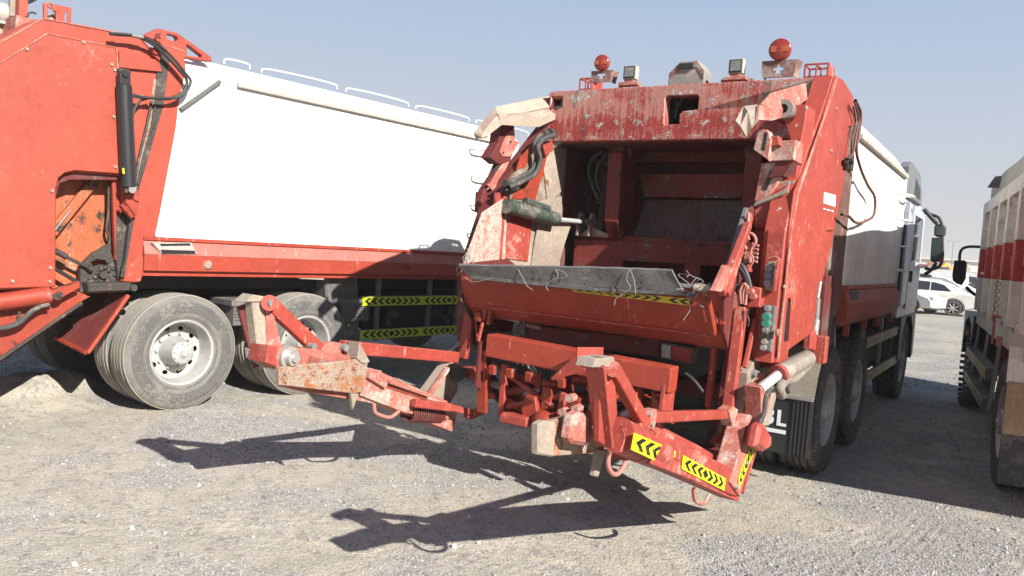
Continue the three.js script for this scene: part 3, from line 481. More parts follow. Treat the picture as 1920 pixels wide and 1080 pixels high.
// ---------- lamps, brackets and cages on the roof
{
  const Z = .9;
  const round = (x, y, r, bw, bh, M1) => {
    const g = sub('round_lamp', T1, [x, y, Z]);
    const m = new THREE.Matrix4().makeRotationX(Math.PI / 2); const b = mb(); b.lathe([[0, -.05], [r * .7, -.045], [r, -.015], [r, .02], [r * .93, .026]], 28, m); b.build('lamp_housing', M.lampRed, g);
    mb().lathe([[r * .93, .018], [r * .9, .026], [r * .5, .036], [0, .04]], 28, m).build('lens', M.lampRed, g); mb().box(0, 0, .034, r * 1.55, r * .5, .008).build('reflector_band', M.lampAmber, g);
    const a = mb(); for (let i = -3; i <= 3; i++) for (let j = -1; j <= 1; j++) a.sph([i * r * .24, j * r * .26, .036 - .002 * Math.abs(i)], r * .1, 1, 1, .5); a.build('lens_bead', M.lampRed, g);
    const k = mb(), y0 = -bh - r * .95, w = bw / 2;
    k.plZ([[-w, -r * .93], [w, -r * .93], [w * .96, y0 * .8], [w * .84, y0], [-w * .84, y0], [-w * .96, y0 * .8]], -.004, .004, { holes: [[[-.018, y0 + .03], [.018, y0 + .03], [.012, y0 + .055], [.035, y0 + .055], [.035, y0 + .075], [.01, y0 + .078], [0, y0 + .105], [-.01, y0 + .078], [-.035, y0 + .075], [-.035, y0 + .055], [-.012, y0 + .055]]] });
    k.sheet([[[w, -r * .93, .0], [w * .84, y0, 0]], [[w + .015, -r * .93, -.09], [w * .9, y0, -.09]]], .006); k.sheet([[[-w, -r * .93, 0], [-w * .84, y0, 0]], [[-w - .01, -r * .93, -.09], [-w * .9, y0, -.09]]], .006); k.box(0, -r * .96, -.045, bw, .006, .09);
    k.build('lamp_bracket', M.bracket, g);
  };
  round(-.7, 3.345, .068, .2, .1); round(.8, 3.345, .082, .26, .13);
  for (const [px, y] of [[-.435, 3.25], [.47, 3.245]]) {
    const g = sub('work_lamp', T1, [px, y, Z]); mb().box(0, 0, -.03, .115, .115, .07).build('lamp_housing', M.cream, g); mb().box(0, 0, .008, .1, .1, .02).build('lamp_rim', M.blackPlastic, g); mb().box(0, 0, .016, .08, .08, .01).build('lens', M.lens, g); mb().box(0, -.075, -.02, .09, .03, .05).box(0, -.095, -.02, .18, .03, .08).build('lamp_bracket', M.pinkDust, g);
  }
  const b = sub('beacon_box', T1, [.06, 3.11, Z - .02]);
  mb().plZ([[-.155, 0], [.155, 0], [.15, .12], [.085, .205], [-.06, .2], [-.15, .11]], -.2, .0, { bev: .006 }).build('housing', M.greyPlate, b);
  mb().plZ([[-.15, .11], [-.06, .2], [.085, .205], [.15, .12], [.15, .06], [.09, .15], [-.05, .15], [-.14, .07]], .001, .008).build('red_cap', M.bracket, b);
  mb().box(-.0, .165, .012, .12, .045, .02).build('licence_lamp', M.blackPlastic, b);
  for (const [x, w] of [[1.01, .17], [-1.0, .12]]) { // wire cages
    const Z = .62, g = mb(), y = 3.08, h = .21; for (const dz of [0, -.16]) { g.bar([x - w / 2, y, Z + dz], [x - w / 2, y + h, Z + dz], .014); g.bar([x + w / 2, y, Z + dz], [x + w / 2, y + h, Z + dz], .014); g.bar([x, y, Z + dz], [x, y + h, Z + dz], .012); g.bar([x - w / 2, y + h, Z + dz], [x + w / 2, y + h, Z + dz], .014); g.bar([x - w / 2, y + h * .55, Z + dz], [x + w / 2, y + h * .55, Z + dz], .01); } for (const s of [-1, 0, 1]) g.bar([x + s * w / 2, y + h, Z], [x + s * w / 2, y + h, Z - .16], .014); g.plX([[Z, y], [Z - .16, y], [Z - .2, y + h], [Z, y + h]], x + w / 2, x + w / 2 + .012); g.build('lamp_cage', M.redArm, T1);
  }
  for (const x of [-.52, -.35, .37, .6]) mb().box(x, 3.125, Z - .02, .03, .05, .03).build('stud', M.rustPlate, T1);
}
mb().plX([[.5, 2.95], [.46, 3.08], [.3, 3.22], [.14, 3.26], [-.16, 3.22], [-.3, 3.05], [-.3, 2.95]], -1.235, -1.16, { bev: .006, holes: [[[.02, 3.2], [-.02, 3.17], [-.13, 3.15], [-.15, 3.17], [-.11, 3.2], [0, 3.22]]] }).build('lifting_ear', M.redFresh, T1);
// ---------- inside: walls, packer blade, arms, cylinder
{
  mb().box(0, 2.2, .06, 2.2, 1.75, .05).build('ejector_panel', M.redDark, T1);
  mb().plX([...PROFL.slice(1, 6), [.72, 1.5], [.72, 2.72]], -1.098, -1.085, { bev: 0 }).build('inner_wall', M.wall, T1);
  mb().plX([[1.187,2.552],[1.008,2.576],[1.033,2.489],[1.168,2.288],[1.226,2.127],[1.586,2.114],[1.505,2.241],[1.349,2.333]], -1.084, -1.076, { bev: 0 }).plX([[1.509,2.46],[1.364,2.568],[1.409,2.397],[1.552,2.354]], -1.084, -1.076, { bev: 0 }).build('paint_patch', M.redMech, T1);
  mb().plX([[1.7, 2.02], [.78, 2.2], [.72, 1.5], [1.75, 1.5]].map((p) => p), -1.083, -1.07).build('wear_plate', M.dust, T1);
  mb().plX([[1.63, 2.06], [1.27, 2.0], [1.3, 1.6], [1.66, 1.62]], -1.068, -1.06).build('patch_plate', M.redArm, T1);
  mb().plX([[1.05, 2.66], [.76, 2.62], [.78, 2.25], [1.02, 2.12], [1.12, 2.4]], -1.083, -1.072).build('wear_plate', M.dust, T1);
  // torn liner leaf at the inner end of the wear plate
  mb().sheet([[[-1.06, 1.55, 1.25], [-1.05, 1.8, 1.22], [-1.03, 2.0, 1.2]], [[-1.04, 1.54, 1.0], [-1.03, 1.8, 1.0], [-1.0, 1.98, .98]], [[-1.05, 1.54, .8], [-1.0, 1.8, .78], [-.97, 1.97, .74]]], .008).build('liner_leaf', M.dust, T1);
  // dusty gusset at the left of the hopper mouth
  mb().plX([[1.748,2.101],[1.706,2.079],[1.665,1.566],[2.23,1.538],[2.216,1.594],[2.029,1.97]], -1.062, -1.048).build('hopper_gusset', M.scuffed, T1);
  mb().plX([[2.159,1.579],[1.579,1.58],[1.553,1.501],[2.236,1.533]], -1.047, -1.035).build('gusset_foot', M.redArm, T1);
  mb().plX([[1.72, 2.12], [1.76, 2.12], [1.76, 1.58], [1.72, 1.58]], -1.09, -1.045).build('gusset_edge', M.redArm, T1);
  // packer: blade, slab, upper panel, two arms
  const bl = mb(); bl.plZ([[-1.03, 1.5], [1.03, 1.5], [1.03, 1.86], [-1.03, 1.83]], .42, .56, { bev: .006, holes: [[[-.52, 1.5], [-.52, 1.66], [.05, 1.67], [.05, 1.52]], [[.2, 1.52], [.2, 1.67], [.8, 1.68], [.8, 1.52]]] }); bl.box(0, 1.86, .45, 2.06, .05, .16); bl.build('packer_blade', M.packer, T1);
  mb().box(0, 1.58, .36, 2.0, .25, .03).build('blade_back', M.redDark, T1);
  mb().sheet([[[-.5, 2.24, .22], [.95, 2.26, .22]], [[-.5, 2.05, .32], [.95, 2.06, .32]], [[-.5, 1.88, .44], [.95, 1.88, .44]]], .02).build('packer_slab', M.slab, T1);
  mb().plZ([[-0.561,2.464],[0.434,2.475],[0.416,2.266],[-0.479,2.256]], .2, .3).build('packer_panel', M.packer, T1);
  mb().box(.15, 2.62, .25, 1.9, .1, .12).build('packer_rail', M.redDark, T1);
  for (const s of [-1, 1]) {
    const a = mb(); a.plX([[.42, 2.74], [.62, 2.74], [.7, 2.6], [.68, 2.0], [.58, 1.86], [.36, 1.86], [.34, 2.5]], s * .54, s * .68, { bev: .01 }); a.cyl([s * .5, 2.64, .52], [s * .72, 2.64, .52], .09, .09, 20); a.build('packer_arm', M.packer, T1);
    const c = mb(); c.cyl([s * .83, 2.74, .35], [s * .83, 2.15, .42], .07); c.cyl([s * .83, 2.15, .42], [s * .83, 1.9, .46], .035); c.build('packer_cylinder', M.grease, T1);
  }
  mb().tube([[-0.766,2.632,0.62],[-0.868,2.57,0.62],[-0.902,2.454,0.62],[-0.846,2.31,0.62],[-0.783,2.205,0.62]], .02).tube([[-0.731,2.611,0.6],[-0.819,2.505,0.6],[-0.828,2.36,0.6],[-0.777,2.265,0.6]], .02).build('packer_hose', M.hose, T1);
  const cv = mb(); for (const x of [-.98, -.86]) cv.plX([[.42, 1.86], [.62, 1.86], [.62, 2.0], [.58, 2.07], [.52, 2.07], [.48, 1.98]], x - .012, x + .012, { bev: .004 }); cv.plZ([[-.98, 1.86], [-.6, 1.86], [-.86, 1.95]], .54, .57); cv.build('clevis', M.dust, T1);
  const A = [[-1,2.041,1.776]][0], B = [[-0.96,1.982,1.054]][0], C = [[-0.93,1.987,0.607]][0];
  mb().cyl(A, B, .062).cyl([[-0.97,2.099,1.552]][0], [[-0.95,2.059,1.21]][0], .032).build('green_cylinder', M.green, T1);
  mb().cyl(B, C, .022).build('cylinder_rod', M.chrome, T1); mb().cyl([C[0] - .05, C[1], C[2]], [C[0] + .08, C[1], C[2]], .03).build('cylinder_pin', M.grease, T1);
  mb().plX([[A[2] - .1, A[1] - .1], [A[2] + .06, A[1] - .1], [A[2] + .06, A[1] + .1], [A[2] - .1, A[1] + .1]], -1.09, -1.06).build('cylinder_mount', M.redArm, T1);
  for (const k of [0, 1]) mb().tube([[-1.02,2.727,1.142],[-1.02,2.659,1.319],[-1.02,2.586,1.395],[-1.02,2.481,1.346],[-1.02,2.372,1.4],[-1.02,2.291,1.58],[-1.02,2.213,1.791]].map(([x, y, z]) => [x + k * .05, y - k * .03, z + k * .02]), .021, 40).build('wall_hose', M.hoseDust, T1);
  const fit = mb(); for (const [x, y, z] of [[-1,2.721,1.175],[-1,2.676,1.267],[-1,2.217,1.799],[-1,2.192,1.702]]) fit.cyl([x, y, z - .05], [x, y, z + .03], .03, .03, 8); fit.build('hose_fitting', M.grease, T1);
  mb().plX([[1.259,2.596],[1.106,2.664],[1.075,2.576],[1.194,2.514]], -1.05, -1.02).build('wall_tab', M.redArm, T1);
}
// ---------- folded deflector arms at both top corners
{
  const S = (name, rows, m, th = .014) => mb().sheet(rows, th, .3).build(name, m, T1);
  // left: a dented tray of folded plate that juts out to the rear
  S('deflector_top', [[[-1.22,3.114,0.808],[-1.1,3.075,0.658]], [[-1.23,2.99,1.214],[-1.12,2.96,1.032]], [[-1.23,2.894,1.537],[-1.12,2.862,1.373]], [[-1.23,2.847,1.697],[-1.13,2.805,1.573]], [[-1.22,2.77,1.794],[-1.12,2.76,1.809]]], M.tanPlate);
  S('deflector_valley', [[[-1.14,3.09,0.587],[-1.07,3.063,0.691]], [[-1.14,2.973,0.963],[-1.07,2.897,1.034]], [[-1.14,2.868,1.342],[-1.07,2.821,1.294]], [[-1.14,2.79,1.66],[-1.08,2.776,1.686]]], M.dust);
  S('deflector_front', [[[-1.06,3.075,0.701],[-1.06,2.987,0.687]], [[-1.06,2.894,1.051],[-1.06,2.815,1.113]], [[-1.06,2.818,1.31],[-1.06,2.746,1.282]], [[-1.06,2.779,1.638],[-1.06,2.704,1.596]], [[-1.06,2.747,1.896],[-1.06,2.674,1.834]]], M.tanPlate);
  S('deflector_tip', [[[-1.18,2.763,1.85],[-1.07,2.75,1.882],[-1.06,2.674,1.834]], [[-1.18,2.67,1.949],[-1.08,2.66,1.974],[-1.06,2.618,1.925]], [[-1.18,2.582,2.039],[-1.1,2.578,2.03],[-1.07,2.577,1.979]], [[-1.17,2.535,2.019],[-1.1,2.544,2.033],[-1.07,2.56,2.006]]], M.tanPlate);
  S('deflector_web', [[[-1.1,3.044,0.694],[-1.1,2.989,0.624]], [[-1.1,2.864,1.233],[-1.1,2.769,1.202]]], M.dust);
  // right: the same tray seen from its end
  S('deflector_top', [[[1.12,2.985,1.36],[1.12,2.892,1.275]], [[1.1,2.88,1.723],[1.12,2.794,1.547]], [[1.08,2.792,2.02],[1.12,2.718,1.855]], [[1.07,2.69,2.2],[1.12,2.679,2.073]]], M.pinkDust);
  S('deflector_front', [[[1.1,2.903,1.222],[1.1,2.829,1.383]], [[1.12,2.721,1.857],[1.12,2.647,1.936]], [[1.13,2.675,2.11],[1.13,2.598,2.145]], [[1.1,2.663,2.322],[1.1,2.573,2.338]]], M.pinkDust);
  S('deflector_tip', [[[1.03,2.716,2.065],[1.09,2.666,2.287],[1.1,2.573,2.338]], [[1,2.661,2.303],[1.05,2.618,2.374],[1.08,2.52,2.361]], [[1,2.554,2.429],[1.03,2.523,2.426],[1.05,2.469,2.351]]], M.dust);
}
// ---------- dark and pale bracket pieces outside the left column
{
  mb().plX([[1.676,2.707],[1.47,2.727],[1.433,2.564],[1.497,2.426],[1.667,2.383],[1.795,2.423],[1.681,2.559]], -1.28, -1.18, { bev: .006 }).build('bracket_post', M.redDark, T1);
  mb().plX([[1.632,2.401],[1.523,2.423],[1.555,2.353],[1.76,2.183],[1.79,2.119],[1.825,2.035],[1.85,2.063],[1.818,2.164],[1.703,2.284]], -1.26, -1.2, { bev: .005 }).build('bracket_post', M.redDark, T1);
  mb().plX([[1.58,2.644],[1.491,2.702],[1.463,2.613],[1.394,2.596],[1.467,2.515],[1.517,2.464],[1.627,2.449],[1.67,2.479],[1.633,2.562]], -1.19, -1.17, { bev: .004, holes: [[[1.548,2.583],[1.495,2.608],[1.52,2.552]], [[1.632,2.484],[1.609,2.491],[1.606,2.47],[1.63,2.467]]] }).build('hook_plate', M.pinkDust, T1);
  mb().plX([[1.62,2.389],[1.528,2.423],[1.568,2.352],[1.666,2.253],[1.715,2.149],[1.835,2.206],[1.769,2.217],[1.696,2.311]], -1.19, -1.17, { bev: .004 }).build('hook_plate', M.pinkDust, T1);
  mb().plX([[1.809,2.143],[1.49,2.137],[1.531,2.08],[1.702,1.935],[1.806,1.988]], -1.3, -1.2, { bev: .012 }).build('column_shoulder', M.redDark, T1);
}
// ---------- brackets down the right column
{
  const z = 1.62;
  mb().plZ([[1.032,2.755],[1.245,2.754],[1.246,2.667],[1.232,2.532],[1.219,2.262],[1.166,2.261],[1.167,2.404],[1.162,2.533],[1.111,2.663],[1.039,2.672]], 1.55, 1.8, { bev: .006 }).build('bracket_post', M.red, T1);
  const [px, py] = [[1.123,2.717]][0]; const ring = mb(); ring.lathe([[.03, 0], [.055, 0], [.06, .008], [.06, .1], [.03, .1], [.03, 0]], 24, new THREE.Matrix4().makeRotationX(Math.PI / 2).setPosition(px, py, 1.79)); ring.build('pipe_end', M.steel, T1);
  mb().cyl([px, py, 1.79], [px, py, 1.85], .03).build('pipe_core', M.black, T1);
  mb().plZ([[1.087,2.505],[1.236,2.51],[1.234,2.385],[1.075,2.375]], 1.75, 1.95, { bev: .006 }).build('stop_block', M.pinkDust, T1);
  mb().plZ([[1.119,2.378],[1.232,2.388],[1.176,2.288],[1.078,2.273]], 1.72, 1.93).build('stop_underside', M.redDark, T1);
  mb().plZ([[1.017,2.566],[1.07,2.565],[1.102,2.502],[1.094,2.376],[0.995,2.443]], 1.9, 2.02, { bev: .005 }).build('stop_jaw', M.pinkDust, T1);
  mb().plZ([[1.059,2.548],[1.079,2.548],[1.069,2.436],[1.049,2.439]], 2.015, 2.024).build('jaw_slot', M.black, T1);
  mb().plZ([[1.082,2.525],[1.134,2.53],[1.152,2.471],[1.1,2.465]], 1.9, 2.0).build('jaw_tab', M.redArm, T1);
  mb().plZ([[1.021,2.371],[1.115,2.378],[1.16,2.318],[1.115,2.216],[1.065,2.099],[1.028,2.132],[0.995,2.124]], 1.78, 1.9, { bev: .005, holes: [[[1.076,2.324],[1.099,2.324],[1.098,2.297],[1.066,2.201],[1.042,2.214]]] }).build('slotted_plate', M.pinkDust, T1);
  mb().plZ([[1.08,2.327],[1.1,2.324],[1.099,2.297],[1.068,2.198],[1.043,2.211]], 1.9, 1.905, { bev: 0 }).build('slot_dark', M.black, T1);
  mb().plZ([[1.129,2.263],[1.221,2.271],[1.212,2.224],[1.116,2.188]], 1.76, 1.84).build('dusty_shelf', M.dust, T1);
  // the swollen box above the controls
  const P = [[0.985,2.076],[1.027,2.153],[1.199,2.244],[1.198,2.107],[1.195,1.915],[0.989,1.963]];
  mb().plZ(P, 1.72, 1.9, { bev: .02 }).build('column_box', M.redArm, T1);
  mb().sheet([[[1.015,2.163,1.86],[1.194,2.262,1.86]], [[1.002,2.098,1.93],[1.205,2.188,1.93]]], .01).build('column_box_lid', M.dust, T1);
  mb().plZ([[0.977,1.964],[1.191,1.923],[1.213,1.516],[1.226,1.071],[1.071,1.048],[0.955,1.491]], 1.6, 1.86, { bev: .01 }).build('column_foot', M.red, T1);
  mb().plX([[1.85, 2.0], [2.0, 1.94], [2.04, 1.12], [1.85, 1.1]], 1.12, 1.235, { bev: .008 }).build('column_edge', M.red, T1);
  // control boxes
  const box = (name, q, m) => mb().plZ(q, 2.02, 2.07, { bev: .006 }).build(name, m, T1);
  const b1 = box('control_box', [[1.162,1.744],[1.204,1.75],[1.207,1.566],[1.154,1.574]], M.dust), b2 = box('control_box', [[1.153,1.475],[1.231,1.476],[1.227,1.191],[1.148,1.194]], M.greyPanel);
  const btn = (par, pt, r, m) => { const g = mb(); g.cyl([pt[0], pt[1], 2.068], [pt[0], pt[1], 2.083], r * 1.25, r * 1.2, 18); g.build('button_ring', M.steel, par); mb().cyl([pt[0], pt[1], 2.08], [pt[0], pt[1], 2.098], r, r * .85, 18).build('button', m, par); };
  [[1.179,1.706],[1.179,1.659],[1.18,1.613]].forEach((q, k) => btn(b1, q, .026, [M.buttonGrey, M.buttonBlue, M.buttonGrey][k]));
  [[1.187,1.458],[1.185,1.405],[1.186,1.365],[1.186,1.325],[1.186,1.289],[1.186,1.252],[1.182,1.215]].forEach((q, k) => btn(b2, q, k === 1 || k === 2 ? .025 : .018, [M.steel, M.buttonGreen, M.buttonGreen, M.steel, M.black, M.dust, M.steel][k]));
  const gd = mb(); gd.tube([[1.158,1.764,2.05],[1.193,1.776,2.05],[1.22,1.765,2.05],[1.221,1.719,2.05],[1.211,1.569,2.05]], .011); gd.bar([[1.23,1.761,2.1]][0], [[1.224,1.571,2.1]][0], .016, .05); gd.build('button_guard', M.redArm, T1);
}

// ---------- hopper: trough, side cheeks, lip with rubber flap
{
  // the trough as one folded sheet, seen from outside and inside; rows along x
  const prof = [[1.0, 1.12], [1.5, 1.12], [1.95, 1.15], [2.14, 1.19], [2.25, 1.28], [2.32, 1.44], [2.33, 1.555], [2.28, 1.555], [2.26, 1.44], [2.18, 1.32], [2.0, 1.23], [1.2, 1.2], [.6, 1.35], [.55, 1.5]];
  mb().plX(prof, -1.0, .98, { bev: .006 }).build('hopper_trough', M.redRail, T1);
  const cr = mb(); cr.bar([-.95, 1.262, 2.236], [.9, 1.262, 2.236], .004, .012); cr.build('trough_seam', M.redArm, T1);
  mb().box(-.0, 1.56, 2.31, 2.0, .022, .1).build('lip_bar', M.steel, T1);
  // cheeks: sloped plates that close the mouth at both sides
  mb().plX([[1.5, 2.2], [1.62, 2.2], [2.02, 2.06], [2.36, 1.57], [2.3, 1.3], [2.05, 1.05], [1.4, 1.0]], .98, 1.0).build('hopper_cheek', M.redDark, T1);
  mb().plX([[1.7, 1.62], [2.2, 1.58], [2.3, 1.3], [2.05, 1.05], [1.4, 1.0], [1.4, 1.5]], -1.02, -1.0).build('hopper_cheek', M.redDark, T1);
  const rb = mb(); rb.bar([.985, 2.07, 2.03], [.985, 1.57, 2.37], .03, .03); rb.build('cheek_rubber', M.rubber, T1);
  mb().bar([1.01, 2.03, 2.03], [1.01, 1.53, 2.37], .05, .06).build('cheek_edge', M.redArm, T1);
  // flap: a rubber sheet clamped behind the lip, sagging in the middle
  const rows = [], T = [[-0.969,1.562,2.36],[-0.419,1.595,2.36],[0.101,1.625,2.36],[0.407,1.64,2.36],[0.588,1.647,2.36],[0.676,1.652,2.36]], B = [[-0.895,1.489,2.36],[-0.409,1.484,2.36],[0.112,1.501,2.36],[0.417,1.512,2.36],[0.634,1.52,2.36],[0.749,1.524,2.36]];
  const n = 30; const at = (P, t) => { const u = t * (P.length - 1), k = Math.min(P.length - 2, Math.floor(u)), f = u - k; return P[k].map((v, i) => v + (P[k + 1][i] - v) * f); };
  for (let k = 0; k <= n; k++) { const a = at(T, k / n), b = at(B, k / n), w = .006 * Math.sin(k * .45) + .002 * Math.sin(k * 1.3); rows.push([0, .33, .66, 1].map((s) => [a[0] + (b[0] - a[0]) * s, a[1] + (b[1] - a[1]) * s + (s ? 0 : .0015 * Math.sin(k * 1.7)), 2.36 + w * (1 - s) + .03 * (1 - s)])); }
  mb().sheet(rows, .012, .8).build('rubber_flap', M.rubber, T1);
  const te = mb(); te.tube(rows.map((r) => [r[0][0], r[0][1] + .002, r[0][2] - .006]), .006, 60, 6); te.build('flap_edge', M.steel, T1);
  const cl = mb(); cl.bar([[-0.868,1.48,2.37]][0], [[0.118,1.484,2.37]][0], .012, .026); cl.bar([[0.118,1.484,2.37]][0], [[0.839,1.513,2.37]][0], .012, .022); cl.build('flap_clamp', M.greyPanel, T1);
  tape('chevron_tape', M.tapeAmber, T1, ...[[-0.025,1.452,2.345],[0.782,1.441,2.345],[0.785,1.485,2.345],[-0.055,1.471,2.345]], 1.25);
  // frayed wires tied through the flap
  const tube = (P, r = .0026) => mb().tube(P, r, 30, 5).build('tie_wire', M.wire, T1);
  tube([[-0.394,1.597,2.4],[-0.449,1.578,2.4],[-0.409,1.518,2.4],[-0.369,1.462,2.4],[-0.319,1.437,2.4]]); tube([[-0.151,1.597,2.4],[-0.129,1.541,2.4],[-0.193,1.506,2.4],[-0.215,1.468,2.4],[-0.196,1.444,2.4]]); tube([[-0.146,1.593,2.4],[-0.083,1.577,2.4],[-0.06,1.554,2.4],[-0.128,1.53,2.4]]); tube([[0.397,1.639,2.42],[0.384,1.57,2.42],[0.415,1.518,2.42],[0.355,1.472,2.42],[0.317,1.434,2.42],[0.313,1.399,2.42]]); tube([[0.401,1.636,2.42],[0.431,1.58,2.42],[0.455,1.481,2.42]]); tube([[-0.903,1.477,2.4],[-0.839,1.451,2.4],[-0.745,1.467,2.4],[-0.655,1.497,2.4]]);
  const R = rng(8); for (const [cx, cy, k0] of [[0, 0, 12], [1, 0, 9]]) for (let k = 0; k < k0; k++) { const s = cx ? [.83, 1.555, 2.4] : [-.98, 1.56, 2.3]; const P = [s.map((v) => v + (R() - .5) * .06)]; for (let j = 0; j < 4; j++) P.push(P[j].map((v, i) => v + (R() - (i === 1 ? .42 + .3 * (j > 1) : cx ? .4 : .6)) * .11)); tube(P, .0022); }
  mb().box(.86, 1.56, 2.36, .1, .04, .1, [0, .2, .1]).build('lip_end', M.dust, T1);
}
// ---------- left post and what carries the left arm
{
  const a = [[-1.018,1.468,2.1],[-1.077,1.131,2.1],[-1.093,0.829,2.1]]; mb().bar(a[0], a[2], .075, .05).build('hopper_post', M.red, T1);
  mb().plX([[1.75, 1.6], [2.06, 1.56], [2.03, .95], [1.8, .9], [1.6, 1.1]], -1.22, -1.14).build('column_foot', M.redDark, T1);
  const b = [[-0.828,1.291,2.18],[-0.871,1.158,2.18]]; mb().bar(b[0], b[1], .05, .05).bar([[-0.793,1.287,2.18]][0], [[-0.815,1.132,2.18]][0], .03, .05).box(...[[-0.893,1.181,2.2]][0], .05, .07, .05).cyl([[-0.86,1.14,2.2]][0], [[-0.859,1.002,2.24]][0], .014).build('lock_lever', M.redMech, T1);
  mb().bar([[-0.994,1.306,2.15]][0], [[-0.927,0.987,2.15]][0], .016).bar([[-1.026,1.303,2.12]][0], [[-1.02,0.932,2.12]][0], .02).build('lock_rod', M.redMech, T1);
  mb().plZ([[-1.045,0.778],[-0.915,0.789],[-0.897,0.694],[-0.967,0.7],[-1.041,0.729]], 2.1, 2.2, { bev: .004 }).build('pivot_wedge', M.redMech, T1);
}
// ---------- bars, lamps and bin lift below the trough
{
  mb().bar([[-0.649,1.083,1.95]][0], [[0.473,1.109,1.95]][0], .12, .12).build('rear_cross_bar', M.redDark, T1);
  const lampBox = (name, q, z) => mb().plZ(q, z - .12, z, { bev: .006 }).build(name, M.greyPanel, T1);
  const lb = lampBox('tail_lamp', [[0.487,1.156],[0.715,1.147],[0.717,1.041],[0.496,1.049]], 2.03);
  mb().plZ([[0.503,1.145],[0.568,1.142],[0.568,1.056],[0.51,1.059]], 2.025, 2.042).build('clear_lens', M.cream, lb); mb().plZ([[0.575,1.143],[0.709,1.136],[0.709,1.051],[0.579,1.054]], 2.025, 2.042).build('red_lens', M.lampRed, lb);
  const l2 = lampBox('tail_lamp', [[-0.702,1.187],[-0.592,1.183],[-0.587,1.063],[-0.702,1.065]], 2.03); mb().plZ([[-0.685,1.173],[-0.651,1.172],[-0.648,1.072],[-0.686,1.075]], 2.025, 2.042).build('clear_lens', M.greyPanel, l2);
  mb().bar([[-0.799,1.193,2.06]][0], [[-0.619,1.169,2.06]][0], .02, .03).build('lamp_stay', M.steel, T1);
  mb().bar([[-0.603,1.144,2]][0], [[-0.462,1.136,2]][0], .03, .03).build('number_plate_light', M.rustPlate, T1);
  // lift beam
  const z = 2.42, q = [[-0.624,1.021,2.42],[0.753,0.983,2.42]]; mb().bar(q[0], q[1], .13, .16).build('lift_beam', M.redRail, T1);
  mb().plX([[2.3, 1.02], [2.48, 1.03], [2.5, .8], [2.44, .74], [2.32, .76]], .7, .725).build('beam_end_plate', M.red, T1);
  mb().plX([[2.3, 1.06], [2.48, 1.04], [2.5, .72], [2.36, .66]], -.69, -.665).build('beam_end_plate', M.redDark, T1);
  mb().bar([-.67, .98, 2.45], [-.67, .52, 2.4], .08, .03).build('beam_leg', M.redMech, T1);
  mb().bar([-.5, .9, 2.4], [-.5, .55, 2.4], .05, .05).sph([-.5, .545, 2.4], .03).build('beam_leg', M.red, T1);
  // the wedge shaped guide on the beam
  const P = [[0.003,0.902,2.62],[0.172,1.078,2.62],[0.186,1.005,2.62],[0.256,0.988,2.62]]; mb().sheet([[P[0], P[1]], [P[0], P[2]]], .012).sheet([[P[0], P[2]], [[P[0][0] + .01, P[0][1] - .005, P[0][2] + .02], P[3]]], .012).bar(P[1], [P[1][0] + .1, P[1][1], 2.45], .012, .09).build('guide_wedge', M.red, T1);
  // comb teeth under the beam
  for (const [px, py] of [[957, 682], [992, 690], [1029, 695], [1090, 707], [1213, 731], [1182, 725]]) { const c = tooth(px, py); mb().box(c[0], c[1], 2.47, .05, .065, .035, [.15, 0, 0]).build('comb_tooth', M.redMech, T1); }
  // rods, links and clevises
  const link = (name, m, ...A) => { const b = mb(); for (const [p, q2, w, h] of A) b.bar(p, q2, w, h); return b.build(name, m, T1); };
  const r1 = [[-0.526,0.798,2.3],[-0.115,0.79,2.3],[-0.516,0.683,2.3],[-0.362,0.735,2.3],[-0.118,0.73,2.3],[-0.687,0.777,2.3],[-0.653,0.649,2.3]], r2 = [[-0.038,0.772,2.38],[0.025,0.655,2.38],[-0.145,0.791,2.38],[-0.158,0.549,2.38],[-0.01,0.776,2.38],[-0.05,0.561,2.38],[0.126,0.709,2.38],[0.154,0.66,2.38],[0.072,0.772,2.38],[0.034,0.639,2.38]];
  link('lift_link', M.redMech, [r1[0], r1[1], .06, .05]); link('lift_link', M.redMech, [r1[2], r1[3], .05, .05], [r1[3], r1[4], .05, .04]); link('lift_link', M.redDark, [r1[5], r1[6], .06, .05]);
  link('lift_clevis', M.redMech, [r2[2], r2[3], .08, .06]); link('lift_clevis', M.red, [r2[4], r2[5], .05, .08]); link('lift_clevis', M.redMech, [r2[0], r2[1], .05, .07]);
  link('lift_clevis', M.redMech, [r2[8], r2[9], .05, .09]);
  mb().cyl([[-0.408,0.645,2.25]][0], [[-0.052,0.649,2.3]][0], .05).cyl([[-0.052,0.649,2.3]][0], [[0.096,0.649,2.3]][0], .028).build('lift_cylinder', M.redMech, T1);
  mb().cyl([[-0.478,0.778,2.3]][0], [[-0.13,0.765,2.3]][0], .012).build('lift_rod', M.chrome, T1);
  const nu = mb(); for (const [x, y, zz] of [[0.142,0.707,2.5],[0.046,0.669,2.5],[0.094,0.769,2.5]]) nu.cyl([x, y, zz - .04], [x, y, zz + .03], .03, .03, 6); nu.build('link_pin', M.pinkDust, T1);
  mb().sph([[-0.114,0.568,2.45]][0], .1, 1, .8, .8).box(...[[-0.013,0.594,2.45]][0], .1, .06, .1, [.3, .4, .5]).build('lift_knuckle', M.redMech, T1);
  mb().plY([[-.12, -.06], [.08, -.07], [.13, -.02], [.1, .06], [-.1, .07], [-.13, .01]], -.035, .035, { bev: .012 }).build('foot_block', M.redArm, T1).position.set(...[[-0.335,0.542,2.45]][0]);
  const cr = mb(); cr.box(0, .82, 1.6, 1.7, .1, .12); for (const x of [-.85, -.4, .35, .8]) cr.bar([x, 1.0, 1.5], [x, .4, 1.75], .06, .09); cr.bar([-.9, .42, 1.8], [.9, .42, 1.8], .1, .08); cr.build('underrun_frame', M.redDark, T1);
